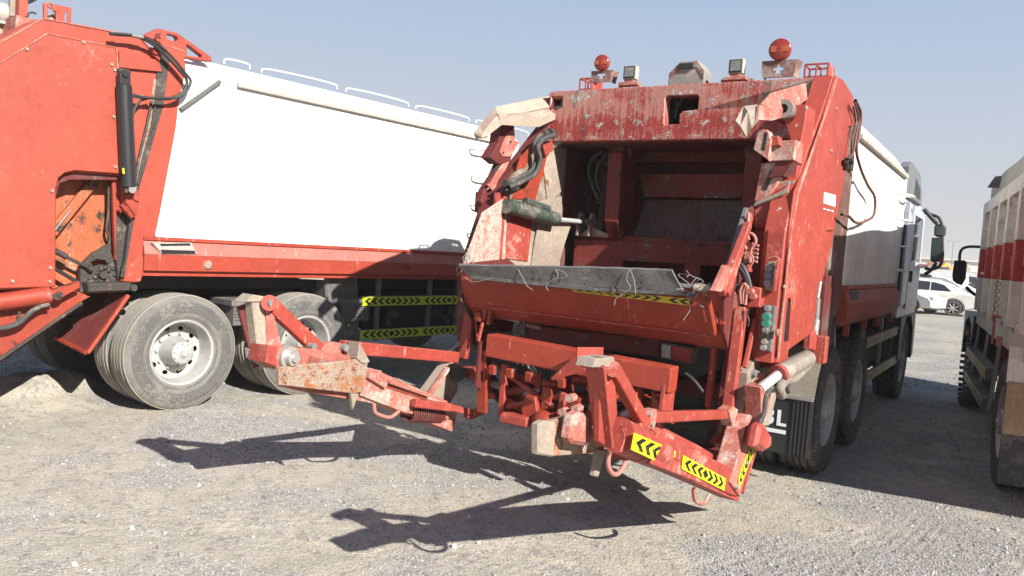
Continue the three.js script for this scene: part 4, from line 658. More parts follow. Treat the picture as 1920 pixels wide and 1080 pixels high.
  for (const [x, y, L, t] of [[-.15, .6, .3, .3], [.3, .62, .34, -.2], [.5, .75, .2, .5], [-.75, .66, .25, -.4], [.1, .85, .3, .1]]) mb().cyl([x - L / 2, y - t * L / 2, 2.2], [x + L / 2, y + t * L / 2, 2.25], .035).cyl([x, y - .06, 2.2], [x, y + .06, 2.24], .045, .045, 8).build('lift_fitting', M.redMech, T1);
  for (const P of [[[-0.748,0.941,2.3],[-0.796,0.816,2.3],[-0.729,0.708,2.3],[-0.632,0.684,2.3]], [[-0.679,0.794,2.3],[-0.612,0.726,2.3],[-0.627,0.626,2.3],[-0.554,0.58,2.3]], [[0.488,0.96,2.2],[0.531,0.896,2.2],[0.59,0.853,2.2],[0.579,0.763,2.2]], [[0.741,0.998,2.2],[0.797,0.965,2.2],[0.866,0.898,2.2]]]) mb().tube(P, .012).build('lift_hose', M.hose, T1);
  for (const [x, h] of [[.18, .12], [.34, .1], [.48, .12], [.62, .1]]) mb().box(x, .82, 2.32, .07, h, .06, [.1, .1, .1]).cyl([x, .82, 2.35], [x, .82, 2.37], .02).build('lift_bracket', M.redMech, T1);
  for (const [x, y, z, r, t] of [[-.62, .72, 2.3, .03, 0], [-.3, .7, 2.34, .026, .4], [-.05, .74, 2.32, .03, -.3], [.22, .7, 2.36, .026, .2], [.4, .66, 2.3, .03, .6], [.58, .72, 2.34, .024, 0]]) mb().cyl([x - .05, y, z], [x + .05, y + t * .1, z + .02], r, r, 14).cyl([x + .05, y + t * .1, z + .02], [x + .075, y + t * .13, z + .02], r * .6, r * .6, 6).build('link_pin', M.steel, T1);
  for (const [a, b, w] of [[[-.6, .62, 2.25], [-.15, .56, 2.36], .05], [[.05, .58, 2.28], [.5, .64, 2.2], .045], [[-.4, .5, 2.2], [.3, .48, 2.15], .06], [[.55, .85, 2.2], [.6, .5, 2.15], .05], [[-.28, .86, 2.3], [-.22, .6, 2.4], .04]]) mb().bar(a, b, w, w * 1.2).build('lift_link', M.redMech, T1);
  // more of the lift: cross shaft, side plates, hose bundle, springs
  mb().cyl([-.66, .7, 2.18], [.68, .7, 2.18], .045).build('lift_shaft', M.redMech, T1);
  mb().cyl([-.62, .5, 2.1], [.66, .5, 2.1], .035).build('lift_shaft', M.redDark, T1);
  for (const [x, m] of [[-.56, M.redMech], [-.36, M.redDark], [-.12, M.redMech], [.14, M.redMech], [.32, M.redDark], [.52, M.redMech]]) mb().plX([[2.1, .78], [2.26, .8], [2.34, .66], [2.28, .46], [2.16, .42], [2.06, .56]], x - .012, x + .012, { bev: .004 }).build('lift_side_plate', m, T1);
  for (const [a, b, r] of [[[-.5, .82, 2.36], [-.08, .66, 2.4], .018], [[-.46, .6, 2.4], [0, .76, 2.36], .02], [[.1, .82, 2.3], [.52, .58, 2.34], .022], [[.2, .56, 2.34], [.62, .78, 2.3], .018]]) mb().cyl(a, b, r).build('lift_rod', M.redArm, T1);
  for (const [x, y] of [[-.25, .62], [.06, .56], [.44, .52]]) mb().plZ([[x - .05, y - .1], [x + .05, y - .1], [x + .065, y], [x + .04, y + .1], [x - .04, y + .1], [x - .065, y]], 2.4, 2.45, { bev: .008 }).build('lift_claw', M.redMech, T1);
  for (let k = 0; k < 4; k++) mb().tube([[-.55 + k * .03, .95, 2.2], [-.4 + k * .05, .78, 2.32 - k * .02], [-.1 + k * .04, .68 + k * .015, 2.36], [.2 + k * .05, .74, 2.3], [.4 + k * .04, .9, 2.2]], .009, 40, 6).build('lift_hose', k % 2 ? M.hose : M.hoseDust, T1);
  const ri = mb(); ri.add(new THREE.TorusGeometry(.035, .008, 6, 16), new THREE.Matrix4().setPosition(.42, .84, 2.42)); ri.build('ring', M.steel, T1);
}
function tooth(px, py) { const t = (px - 957) / 256; return [-.56 + t * 1.075, .855 + (-.012) * t, 2.47]; }
// ---------- right lower corner: rods, channels, valve hoses
{
  const rod = [[0.86,1.526,1.993],[0.86,0.777,2.052]]; mb().cyl(rod[0], rod[1], .026).build('lift_rod', M.redRail, T1);
  mb().bar([[0.9,1.542,2.129]][0], [[0.88,1.211,2.045]][0], .04, .04).bar([[0.93,1.501,2.464]][0], [[0.93,1.283,2.284]][0], .04, .05).build('rod_fork', M.redMech, T1);
  const ch = [[1.04,1.455,2.13],[1.04,0.831,2.214]]; mb().bar(ch[0], ch[1], .07, .07).build('channel_post', M.red, T1);
  const ci = [[0.96,1.407,1.967],[0.96,0.802,2.106]]; mb().bar(ci[0], ci[1], .05, .05).build('channel_post', M.redDark, T1);
  const th = [[1.1,1.38,2.016],[1.1,1.081,2.155]]; mb().bar(th[0], th[1], .03, .03).build('thin_post', M.red, T1);
  mb().plZ([[1.065,1.587],[1.148,1.581],[1.149,1.462],[1.071,1.451]], 2.02, 2.12, { bev: .006 }).build('hinge_block', M.redArm, T1);
  const pins = mb(); for (const [x, y, z] of [[1.094,1.556,2.12],[1.114,1.525,2.12]]) pins.cyl([x, y, z], [x, y, z + .05], .018); pins.build('hinge_pin', M.pinkDust, T1);
  mb().bar([[0.951,1.429,2.14]][0], [[1.023,1.53,2.14]][0], .05, .09).build('rocker', M.pinkDust, T1);
  mb().bar([[0.935,1.446,2.2]][0], [[0.942,1.37,2.2]][0], .07, .07).cyl([[0.921,1.41,2.17]][0], [[0.951,1.417,2.26]][0], .035).build('rocker', M.redMech, T1);
  for (const o of [0, 5, 9]) mb().bar([[0.841,1.516,2.3]][0].map((v, i) => v + (i ? 0 : o * .012)), [[0.897,1.343,2.3]][0].map((v, i) => v + (i ? 0 : o * .01)), .03, .035).build('lip_finger', M.redMech, T1);
  // slanted channel inside the cheek
  mb().bar([[1.03,1.969,2.113]][0], [[1.03,1.543,2.514]][0], .05, .05).build('cheek_channel', M.redArm, T1);
  mb().plX([[2.555,1.71],[2.494,1.701],[2.498,1.608],[2.608,1.554],[2.722,1.564]], 1.03, 1.06).build('cheek_web', M.pinkDust, T1);
  // valve block with hoses
  const vb = [[1.036,1.792,2.06]][0]; const vbo = mb(); vbo.box(...vb, .05, .13, .05); for (let k = 0; k < 5; k++) for (const s of [-1, 1]) vbo.cyl([vb[0] + s * .02, vb[1] - .05 + k * .025, vb[2]], [vb[0] + s * .06, vb[1] - .052 + k * .025, vb[2] + .01], .009, .009, 8); vbo.build('valve_block', M.pinkDust, T1);
  mb().bar([[1.014,1.751,2.04]][0], [[1.035,1.665,2.04]][0], .07, .05).build('valve_bracket', M.red, T1);
  const h = (P, r, m) => mb().tube(P, r, 40, 7).build('valve_hose', m, T1);
  h([[1.033,1.811,2.1],[0.995,1.862,2.1],[0.979,1.901,2.1],[0.993,1.928,2.1],[1.024,1.917,2.1],[1.041,1.871,2.1]], .011, M.pinkHose); h([[1.035,1.784,2.12],[0.976,1.773,2.12],[0.952,1.738,2.12]], .012, M.pinkHose); h([[1.04,1.804,2.12],[1.016,1.776,2.12],[0.963,1.766,2.12],[0.945,1.731,2.12]], .01, M.pinkHose);
  h([[1.065,1.823,2.1],[1.085,1.867,2.1],[1.065,1.905,2.1],[1.034,1.917,2.1]], .01, M.pinkHose); h([[1.069,1.78,2.1],[1.079,1.741,2.1],[1.05,1.695,2.1],[1.024,1.683,2.1]], .006, M.pinkHose); h([[1.026,2.043,2.1],[1.027,1.953,2.1],[1.026,1.897,2.1]], .008, M.dust);
  h([[0.952,1.731,2.14],[1.005,1.701,2.14],[1.045,1.655,2.14],[1.079,1.575,2.14]], .02, M.hose); h([[0.958,1.738,2.14],[1.02,1.713,2.14],[1.059,1.656,2.14],[1.089,1.576,2.14]], .016, M.hose);
  h([[0.94,1.552,2.14],[0.982,1.576,2.14],[1.031,1.591,2.14],[1.072,1.581,2.14]], .01, M.hoseDust); h([[0.948,1.536,2.14],[0.993,1.564,2.14],[1.039,1.578,2.14]], .01, M.hoseDust); h([[1.047,1.473,2.16],[1.034,1.555,2.16],[1.053,1.599,2.16],[1.072,1.575,2.16],[1.071,1.469,2.16]], .011, M.pinkHose); h([[1.061,1.474,2.16],[1.054,1.547,2.16],[1.07,1.588,2.16],[1.086,1.559,2.16]], .01, M.pinkHose);
  h([[0.896,1.542,2.2],[0.917,1.494,2.2],[0.962,1.449,2.2],[0.967,1.499,2.2],[0.922,1.521,2.2]], .006, M.wire); h([[0.878,1.557,2.2],[0.893,1.505,2.2],[0.933,1.473,2.2],[0.976,1.513,2.2]], .005, M.wire); h([[1.104,1.453,2.18],[1.095,1.413,2.18],[1.108,1.375,2.18],[1.104,1.341,2.18]], .006, M.hose);
  mb().cyl([[0.982,1.66,2.12]][0], [[0.964,1.632,2.12]][0], .012).build('spring_pin', M.steel, T1);
}
// ---------- mud flaps and mudguards behind the rear wheels
{
  const font = await new FontLoader().loadAsync('fonts/droid/droid_sans_bold.typeface.json');
  for (const s of [1, -1]) {
    mb().sheet([[[s * .72, 1.16, .2], [s * 1.24, 1.16, .2]], [[s * .72, 1.1, .5], [s * 1.24, 1.1, .5]], [[s * .72, .9, .66], [s * 1.24, .9, .66]], [[s * .72, .72, .735], [s * 1.24, .72, .735]]], .008).build('mudguard', M.guardDust, T1);
    const f = mb(); f.box(s * .98, .485, .735, .52, .45, .014); f.build('mud_flap', M.blackPlastic, T1);
    const r = mb(); for (let k = 0; k < 5; k++) r.box(s > 0 ? 1.1 + k * .03 : -1.22 + k * .03, .485, .747, .014, .43, .012); r.build('flap_rib', M.blackPlastic, T1);
    mb().box(s * .98, .715, .75, .52, .03, .02).build('flap_bar', M.steel, T1);
    const tx = new TextGeometry('BL', { font, size: .125, depth: .004, curveSegments: 4, bevelEnabled: false }); tx.translate(s > 0 ? .855 : -1.02, .475, .743);
    mb().add(tx).box(s > 0 ? .955 : -.92, .43, .745, .2, .03, .006).build('lettering', M.sticker, T1);
  }
}
// ---------- lifting arms: boom, end post, brace, bar, guide board
{
  // right arm
  const A = sub('lifting_arm', T1), pa = (name, b, m) => b.build(name, m, A);
  const b0 = [[1.1,0.966,3.946]][0], b1 = [[1.1,0.793,3.459]][0], b2 = [[1.1,0.382,2.258]][0];
  pa('boom_end', mb().cyl(b0, [b1[0], b1[1], b1[2]], .078, .078, 28).cyl(b0.map((v, i) => v + (b1[i] - v) * .42), b0.map((v, i) => v + (b1[i] - v) * .5), .082, .082, 28), M.redArm);
  const mid = b0.map((v, i) => v + (b1[i] - v) * .55);
  pa('boom', mb().bar(mid, b2, .13, .15), M.redArm);
  pa('boom_cap', mb().plX([[3.448,0.913],[3.406,0.927],[2.681,0.676],[2.428,0.582],[1.826,0.27],[1.765,0.136],[2.203,0.286],[3.299,0.666]], 1.0, 1.03).plX([[3.625,0.94],[3.555,0.939],[3.307,0.856],[3.04,0.742],[2.678,0.589],[2.564,0.51],[3.545,0.861]], 1.05, 1.13, { bev: .008 }), M.redArm);
  const dr = V(b2).sub(V(b0)).normalize(), upv = V([0, dr.z, -dr.y]).multiplyScalar(dr.z > 0 ? 1 : -1); if (upv.y < 0) upv.multiplyScalar(-1);
  const at = (t, u) => V(b0).lerp(V(b2), t).addScaledVector(upv, u).toArray();
  tape('chevron_tape', M.tapeYellowTorn, A, ...[[1.18,0.925,3.982],[1.18,0.826,3.714],[1.18,0.883,3.639],[1.18,0.994,3.963]], .7); tape('chevron_tape', M.tapeYellow, A, ...[[1.169,0.704,3.323],[1.169,0.425,2.593],[1.169,0.495,2.583],[1.169,0.772,3.317]], 1); tape('tape_scrap', M.tapeYellowTorn, A, ...[[1.169,0.795,3.476],[1.169,0.781,3.432],[1.169,0.811,3.425],[1.169,0.824,3.469]], .08);
  pa('boom_band', mb().bar(at(.46, 0), at(.53, 0), .136, .158), M.redArm);
  // member up to the pivot, with its chevron flange
  pa('crank', mb().plX([[2.287,0.318],[2.511,0.456],[2.301,0.735],[2.056,0.898],[1.956,1.039],[1.811,0.982],[1.86,0.82],[2.053,0.661]], 1.06, 1.18, { bev: .006 }), M.pinkDust);
  tape('chevron_tape', M.tapeYellow, A, ...[[1.183,0.377,2.354],[1.183,0.592,2.029],[1.183,0.681,2.092],[1.183,0.466,2.38]], .9);
  pa('crank_flange', mb().bar([[1.13,0.321,2.21]][0], [[1.13,0.643,1.943]][0], .1, .02), M.redArm);
  pa('crank_cover', mb().plX([[2.342,0.781],[2.253,0.787],[2.051,0.678],[2.047,0.593],[2.166,0.589],[2.393,0.663]], 1.2, 1.28, { bev: .03, cs: 4 }), M.redArm);
  pa('pivot_plate', mb().plX([[2.146,1.05],[1.948,1.16],[1.819,1.142],[1.88,1.022],[1.931,0.715],[2.059,0.599],[2.243,0.705],[2.129,0.914]], 1.06, 1.12, { bev: .004 }), M.dust);
  pa('pivot_lug', mb().plX([[2.275,0.994],[2.138,0.998],[2.021,0.934],[2.085,0.758],[2.183,0.773]], 1.14, 1.24, { bev: .004 }), M.pinkDust);
  // end post: an I shaped plate with a cap
  pa('post_web', mb().plX([[4.162,1.288],[4.044,1.29],[3.995,1.157],[3.963,1.061],[3.995,1.009],[4.042,0.931],[4.117,0.967]], 1.07, 1.1, { bev: .004 }), M.red);
  pa('post_chip', mb().plX([[4.131,1.224],[4.108,1.235],[4.095,1.211],[4.079,1.205],[4.101,1.19],[4.122,1.201]], 1.1, 1.1025, { bev: 0 }).plX([[4.094,1.096],[4.071,1.106],[4.061,1.074],[4.078,1.058]], 1.1, 1.1025, { bev: 0 }), M.cream);
  pa('post_flange', mb().bar([[1.09,1.289,4.189]][0], [[1.09,0.934,4.047]][0], .085, .02).bar([[1.06,1.274,4.166]][0], [[1.06,0.927,4.016]][0], .02, .03), M.redArm);
  pa('post_cap', mb().plX([[4.254,1.288],[4.232,1.32],[4.074,1.315],[4.042,1.277],[4.15,1.274]], 1.03, 1.115, { bev: .005 }), M.dust);
  pa('brace', mb().bar([[1.1,1.254,4.038]][0], [[1.1,0.959,3.657]][0], .05, .062).cyl([[1.07,1.248,3.975]][0], [[1.13,1.269,4.103]][0], .033), M.red);
  pa('bar', mb().bar([[1.1,0.988,3.582]][0], [[1.06,0.787,2.158]][0], .05, .055), M.red);
  pa('bar_lug', mb().plX([[3.752,0.975],[3.723,1.039],[3.573,1.027],[3.58,0.935],[3.688,0.95]], 1.07, 1.12, { bev: .004 }), M.pinkDust);
  pa('bar_lug', mb().plX([[2.407,0.85],[2.307,0.861],[2.213,0.829],[2.293,0.735]], 1.03, 1.1), M.pinkDust);
  for (const [x, y, z] of [[1.12,1.02,3.672],[1.12,0.968,3.638]]) pa('bolt', mb().cyl([x, y, z], [x + .014, y, z], .013, .013, 6), M.nut);
  // guide board on the inner side
  pa('guide_board', mb().plX([[4.278,1.048],[4.137,1.044],[3.773,0.945],[3.741,0.82],[4.24,0.897]], .92, .95, { bev: .004 }), M.rustPlate);
  pa('board_return', mb().plX([[4.387,1.054],[4.339,1.063],[4.248,1.041],[4.248,0.898],[4.37,0.932]], .925, .965, { bev: .008 }), M.dust);
  pa('board_spike', mb().plX([[3.836,0.852],[3.764,0.836],[3.82,0.724],[3.865,0.739]], .94, .965), M.dust);
  pa('guard_cup', mb().plX([[4.215,1.077],[4.161,1.082],[4.032,1.05],[4.05,0.92],[4.205,0.957],[4.236,0.985]], .97, 1.03, { bev: .015 }), M.pinkDust);
  pa('handle', mb().tube([[1.1,0.908,4.018],[1.1,0.849,4.018],[1.1,0.805,3.974],[1.1,0.79,3.914],[1.1,0.808,3.863],[1.1,0.836,3.836]], .011, 40), M.pinkHose);
  pa('hook', mb().tube([[1.14,0.535,3.034],[1.14,0.47,3.003],[1.14,0.429,2.928],[1.14,0.406,2.821],[1.14,0.433,2.757]], .011, 40), M.pinkDust);
  pa('lower_lip', mb().bar([[1.1,0.709,3.408]][0], [[1.1,0.284,2.252]][0], .12, .015), M.redArm);
  pa('lever', mb().plX([[1.963,0.733],[1.866,0.754],[1.925,0.639],[2.054,0.546],[2.278,0.607],[2.223,0.631],[2.057,0.637]], .96, 1.0, { bev: .004 }), M.red);
  for (const [x, y, z] of [[1.183,0.411,2.407],[1.183,0.518,2.236],[1.183,0.869,2.01],[1.183,0.998,1.954]]) pa('bolt', mb().cyl([x - .01, y, z], [x + .016, y, z], .016, .014, 6), M.nut);
  for (const [x, y, z] of [[1.125,1.04,2.047],[1.125,0.889,2.138],[1.125,0.696,2.126]]) pa('pin', mb().cyl([x - .02, y, z], [x + .02, y, z], .026, .026, 14), M.steel);
  pa('weld_bead', mb().tube([[1.17,1.035,4.075],[1.17,0.979,4.034],[1.17,0.927,4.065]], .006, 20), M.redArm); pa('weld_bead', mb().tube([[1.165,0.813,3.523],[1.165,0.678,3.136],[1.165,0.473,2.547]], .005, 20), M.redArm);
  // cylinder that swings it
  const c0 = [[1.3,1.101,1.377]][0], c1 = [[1.27,1.055,1.977]][0], c2 = [[1.22,0.975,2.223]][0];
  mb().cyl(c0, c1, .056, .056, 24).build('arm_cylinder', M.guardDust, T1); mb().cyl(c1, [c1[0] + (c2[0] - c1[0]) * .12, c1[1] + (c2[1] - c1[1]) * .12, c1[2] + (c2[2] - c1[2]) * .12], .063, .063, 24).build('cylinder_collar', M.redArm, T1); mb().cyl(c1, c2, .032, .032, 18).build('cylinder_rod', M.chrome, T1);
  mb().tube([[1.3,1.057,1.294],[1.3,1.016,1.56],[1.3,0.996,1.769],[1.3,1.005,1.975],[1.3,0.969,2.065],[1.3,0.921,1.997]], .03, 40).build('wrapped_hose', M.guardDust, T1); mb().tube([[1.25,0.89,1.622],[1.25,0.974,1.736],[1.25,0.983,2.027],[1.25,0.925,2.177],[1.25,0.829,2.193],[1.25,0.776,2.268]], .016, 40).build('arm_hose', M.hoseDust, T1);
  mb().plX([[2.075,0.954],[1.803,0.963],[1.715,0.857],[1.839,0.681],[2.021,0.71]], 1.12, 1.2, { bev: .01 }).build('arm_hinge', M.dust, T1);
  mb().box(...[[1.28,1.124,0.882]][0], .09, .2, .12).build('cylinder_anchor', M.redArm, T1);
}
{
  // left arm, seen from its inner side
  const A = sub('lifting_arm', T1), X0 = -1.08, pa = (name, b, m) => b.build(name, m, A);
  const p = [[-1.08,0.909,3.816],[-1.08,0.743,3.161],[-1.08,0.395,2.273]];
  pa('boom', mb().bar(p[0], p[1], .2, .22).bar(p[1], p[2], .18, .2), M.pinkDust);
  pa('boom_side', mb().plX([[3.383,0.846],[3.297,0.854],[3.102,0.756],[2.685,0.631],[2.444,0.549],[2.404,0.42],[2.894,0.536],[3.353,0.716]], -.98, -.96, { bev: .004 }), M.pinkDust);
  pa('boom_fold', mb().bar([[-0.95,0.85,3.307]][0], [[-0.95,0.762,3.139]][0], .04, .05).bar([[-0.95,0.78,3.11]][0], [[-0.95,0.633,2.686]][0], .05, .02), M.pinkDust);
  pa('boom_box', mb().plX([[4.076,1.087],[3.743,1.041],[3.396,0.967],[3.384,0.88],[4.014,0.943],[4.092,0.993]], -1.12, -.98, { bev: .008 }), M.pinkDust);
  pa('boom_end', mb().plX([[4.107,1.092],[4.036,1.081],[4.036,0.966],[4.116,0.998]], -1.1, -.96, { bev: .004 }), M.redArm);
  const [nx, ny, nzz] = [[-0.97,1.011,3.947]][0]; pa('nut', mb().cyl([nx - .02, ny, nzz], [nx + .015, ny, nzz], .07, .066, 24).cyl([nx, ny, nzz], [nx + .05, ny, nzz], .046, .046, 6).cyl([nx, ny, nzz], [nx + .065, ny, nzz], .022, .022, 12), M.nut);
  // post
  pa('post_web', mb().plX([[4.158,1.339],[4.079,1.355],[4.047,1.191],[4.008,1.051],[4.031,0.946],[4.085,0.982]], -1.12, -1.05, { bev: .006 }), M.dust);
  pa('post_flange', mb().plX([[4.073,1.35],[4.028,1.343],[4.003,1.251],[3.933,1.063],[4.046,1.056],[4.057,1.223]], -1.12, -1.04, { bev: .006 }), M.pinkDust);
  pa('post_edge', mb().bar([[-1.13,1.312,4.115]][0], [[-1.1,0.961,4.006]][0], .03, .14), M.redDark);
  pa('post_cap', mb().plX([[4.207,1.328],[4.153,1.368],[4.065,1.354],[4.078,1.325]], -1.14, -1.04, { bev: .005 }), M.dust);
  pa('skirt', mb().plX([[4.108,1.052],[4.08,1.072],[3.997,0.936],[4.036,0.958],[4.098,1]], -1.16, -1.1, { bev: .01 }), M.pinkDust);
  pa('brace', mb().bar([[-1.06,1.31,4.024]][0], [[-1.06,1.022,3.642]][0], .06, .085).cyl([[-1.1,1.312,3.995]][0], [[-1,1.324,4.078]][0], .045), M.red);
  pa('bar', mb().bar([[-1.06,1.024,3.446]][0], [[-1.1,0.843,2.175]][0], .06, .085), M.red);
  pa('bar_lug', mb().plX([[3.645,1.026],[3.56,1.066],[3.478,1.054],[3.464,0.996],[3.424,0.952],[3.599,0.993]], -1.1, -1.03, { bev: .004 }), M.pinkDust);
  // rust stained guide board with fin and spike
  pa('guide_board', mb().plX([[4.047,0.969],[3.423,0.962],[3.334,0.927],[3.362,0.746],[3.443,0.746],[4.04,0.869]], -.955, -.93, { bev: .004 }), M.rustPlate);
  pa('board_fin', mb().plX([[3.432,1.067],[3.326,0.937],[3.363,0.927],[3.402,0.937],[3.442,0.967]], -1.02, -.92, { bev: .003 }), M.dust);
  pa('board_spike', mb().plX([[3.471,0.749],[3.4,0.741],[3.444,0.645]], -.955, -.93), M.dust);
  pa('handle', mb().tube([[-0.97,0.648,3.214],[-0.97,0.589,3.199],[-0.97,0.561,3.151],[-0.97,0.53,3.044],[-0.97,0.558,2.961]], .013, 40), M.pinkHose);
  // spring basket below the boom
  const sp = mb(), s0 = [[-1,0.538,2.831]][0], s1 = [[-1,0.481,2.487]][0]; for (let k = 0; k < 15; k++) { const t = k / 14, c = s0.map((v, i) => v + (s1[i] - v) * t); sp.add(new THREE.TorusGeometry(.055, .009, 6, 16), new THREE.Matrix4().makeRotationY(.25).setPosition(c[0], c[1] - .02, c[2])); } pa('spring', sp, M.redDark);
  for (const [x, y, z] of [[-0.928,0.931,4.001],[-0.928,0.888,3.998],[-0.928,0.909,3.458],[-0.928,0.789,3.467]]) pa('bolt', mb().cyl([x - .01, y, z], [x + .01, y, z], .012, .011, 6), M.rustPlate);
  for (const [x, y, z] of [[-1,1.324,4.067],[-1,1.053,3.734],[-1,1.027,3.469]]) pa('pin', mb().cyl([x - .06, y, z], [x + .01, y, z], .022, .022, 14), M.steel);
  pa('weld_bead', mb().tube([[-0.957,0.83,3.327],[-0.957,0.719,3.034],[-0.957,0.545,2.497]], .006, 24), M.redArm);
  // bent lever with a paddle
  pa('lever', mb().bar([[-0.92,0.614,2.875]][0], [[-0.9,0.527,2.468]][0], .05, .06).bar([[-0.9,0.527,2.468]][0], [[-0.86,0.464,2.252]][0], .045, .05), M.redArm);
  pa('paddle', mb().plX([[2.323,0.438],[2.293,0.465],[2.09,0.501],[2.049,0.463],[2.124,0.432],[2.274,0.418]], -.9, -.84, { bev: .01 }), M.redArm);
  // crank back to the truck
  pa('crank', mb().plX([[2.585,0.604],[2.342,0.807],[2.278,0.818],[2.191,0.76],[2.199,0.584],[2.284,0.5],[2.496,0.576]], -1.14, -1.05, { bev: .006 }), M.dust);
  pa('crank_rib', mb().bar([[-1.03,0.606,2.579]][0], [[-1.03,0.788,2.366]][0], .04, .03), M.pinkDust);
  mb().cyl([[-1.2,0.725,2.059]][0], [[-0.98,0.75,2.31]][0], .06).build('pivot_pin', M.grease, T1);
  mb().cyl([-1.3, .95, 1.2], [-1.27, .9, 1.85], .08).cyl([-1.27, .9, 1.85], [-1.2, .85, 2.1], .035).build('arm_cylinder', M.guardDust, T1);
}
// ---------- hoses hanging down the right side
for (const [P, r, m] of [[[[1.3,3.015,0.548],[1.3,2.953,0.278],[1.3,2.807,0.272],[1.3,2.675,0.32],[1.3,2.573,0.119],[1.3,2.465,-0.308],[1.3,2.37,-0.802],[1.3,2.261,-0.838],[1.3,2.15,-0.379],[1.3,2.114,0.068],[1.3,2.147,0.413],[1.3,2.138,0.668]], .012, M.brownHose], [[[1.3,3,0.585],[1.3,2.9,0.346],[1.3,2.738,0.4],[1.3,2.637,0.44],[1.3,2.561,0.623]], .009, M.brownHose], [[[1.28,2.976,0.499],[1.28,2.878,0.355],[1.28,2.74,0.444],[1.28,2.598,0.393]], .006, M.hose]]) mb().tube(P, r, 70, 8).build('side_hose', m, T1);
mb().box(...[[1.22,2.587,0.178]][0], .08, .12, .08).cyl([[1.24,2.524,0.351]][0], [[1.28,2.556,0.593]][0], .02).build('hose_coupling', M.grease, T1);
{ const a = [[1.24,1.624,0.902],[1.24,1.499,0.939],[1.24,1.34,0.926],[1.24,1.231,0.952]]; mb().cyl(a[0], a[1], .014).cyl(a[1], a[2], .022).cyl(a[2], a[3], .03).build('latch_rod', M.steel, T1); mb().plX([[1.119,1.243],[0.958,1.273],[0.769,1.173],[0.807,1.087],[1.11,1.139]], 1.2, 1.26, { bev: .01 }).build('latch_hook', M.redArm, T1); mb().box(1.22, 1.42, .62, .08, .5, .35).build('rear_corner_block', M.redDark, T1); }

// ======================================================================= the left refuse truck, tailgate shut
const T2 = thing('garbage_truck', 'red and white garbage truck at left with black lift cylinder and closed tailgate', 'garbage truck', [L0.p[0], 0, L0.p[1]], -L0.p[2]);
carrier(T2, { H: 3.23, cham: .13, rear: .3, railRear: .42, front: -4.6, gutGap: -.7, gutDiag: false, bodyMat: M.white, gutMat: M.cream, dusty: true, guard: { posts: [-2.33, -3.15, -3.65], z0: -2.06, z1: -4.05, tape: M.tapeLime, reps: 2.15, strutMat: M.greyPanel } });
{
  mb().bar([[1.24,3.048,-0.226]][0], [[1.24,2.722,0.141]][0], .035, .035).build('gutter_end', M.greyPanel, T2);
  for (const [a, b] of [[[1.08,3.249,-0.345],[1.08,3.252,-0.614]], [[1.08,3.248,-0.743],[1.08,3.264,-1.659]], [[1.08,3.258,-1.774],[1.08,3.26,-2.694]], [[1.08,3.254,-2.806],[1.08,3.256,-3.742]], [[1.08,3.255,-3.863],[1.08,3.258,-4.942]]]) loopRail('hand_rail', T2, a, b, .045, .0085, M.white);
  for (const [a, b] of [[[1.22,2.885,-3.628],[1.22,2.919,-4.083]], [[1.22,2.55,-3.691],[1.22,2.571,-4.13]], [[1.22,2.195,-3.716],[1.22,2.201,-4.126]], [[1.22,1.834,-3.691],[1.22,1.828,-4.09]]]) loopRail('step_loop', T2, a, b, .1, .012, M.cream, [1, -.05, 0]);
  const v = sub('side_vent', T2); mb().plX([[0.365,1.533],[0.001,1.549],[-0.06,1.445],[0.276,1.438]], 1.25, 1.29, { bev: .01 }).build('vent_body', M.cream, v); mb().plX([[0.299,1.527],[0.021,1.544],[0.015,1.525],[0.284,1.509]], 1.29, 1.297).plX([[0.287,1.476],[-0.028,1.478],[-0.034,1.454],[0.272,1.444]], 1.29, 1.297).build('vent_slot', M.black, v);
  mb().lathe([[0, .02], [.03, .018], [.042, .008], [.045, 0]], 20, new THREE.Matrix4().makeRotationZ(-Math.PI / 2).setPosition(1.275, ...[[-0.169,1.349]][0].slice().reverse())).build('marker_reflector', M.rustPlate, T2);
  mb().box(1.285, ...[[-2.643,1.387]][0].slice().reverse(), .02, .05, .09).build('marker_lamp', M.lampRed, T2);
  mb().bar([[1.2,1.234,-1.22]][0], [[1.2,1.226,-1.521]][0], .05, .015).build('rail_tab', M.cream, T2);
  // mudguards with ribs between the wheels, tank, boxes
  for (const z of [-.68, -2.0]) { const g = mb(); g.box(1.0, .98, z, .42, .06, .42); for (let k = 0; k < 6; k++) g.box(1.205, .82 + k * .03, z, .012, .014, .34); g.box(1.0, .86, z, .4, .2, .36); g.build('mudguard', M.greyPanel, T2); }
  mb().plX([[-1.615,1.238],[-2.066,1.249],[-2.174,0.203],[-1.769,0.235]], .6, 1.12, { bev: .02 }).build('air_tank', M.greyPanel, T2);
  mb().cyl([.75, .8, -2.6], [.75, .8, -4.0], .28, .28, 24).build('fuel_tank', M.chassis, T2);
  mb().tube([[1,0.799,-2.337],[1,0.703,-2.234],[1,0.661,-2.348],[1,0.891,-2.459],[1,0.984,-2.566]], .05).build('air_hose', M.chassis, T2);
  // cab, mostly hidden behind the other truck
  mb().plZ([[-1.22, 1.15], [1.22, 1.15], [1.24, 1.9], [1.17, 2.9], [1.08, 3.0], [-1.08, 3.0], [-1.17, 2.9], [-1.24, 1.9]], -4.85, -6.9, { bev: .03 }).build('cab', M.white, T2);
}
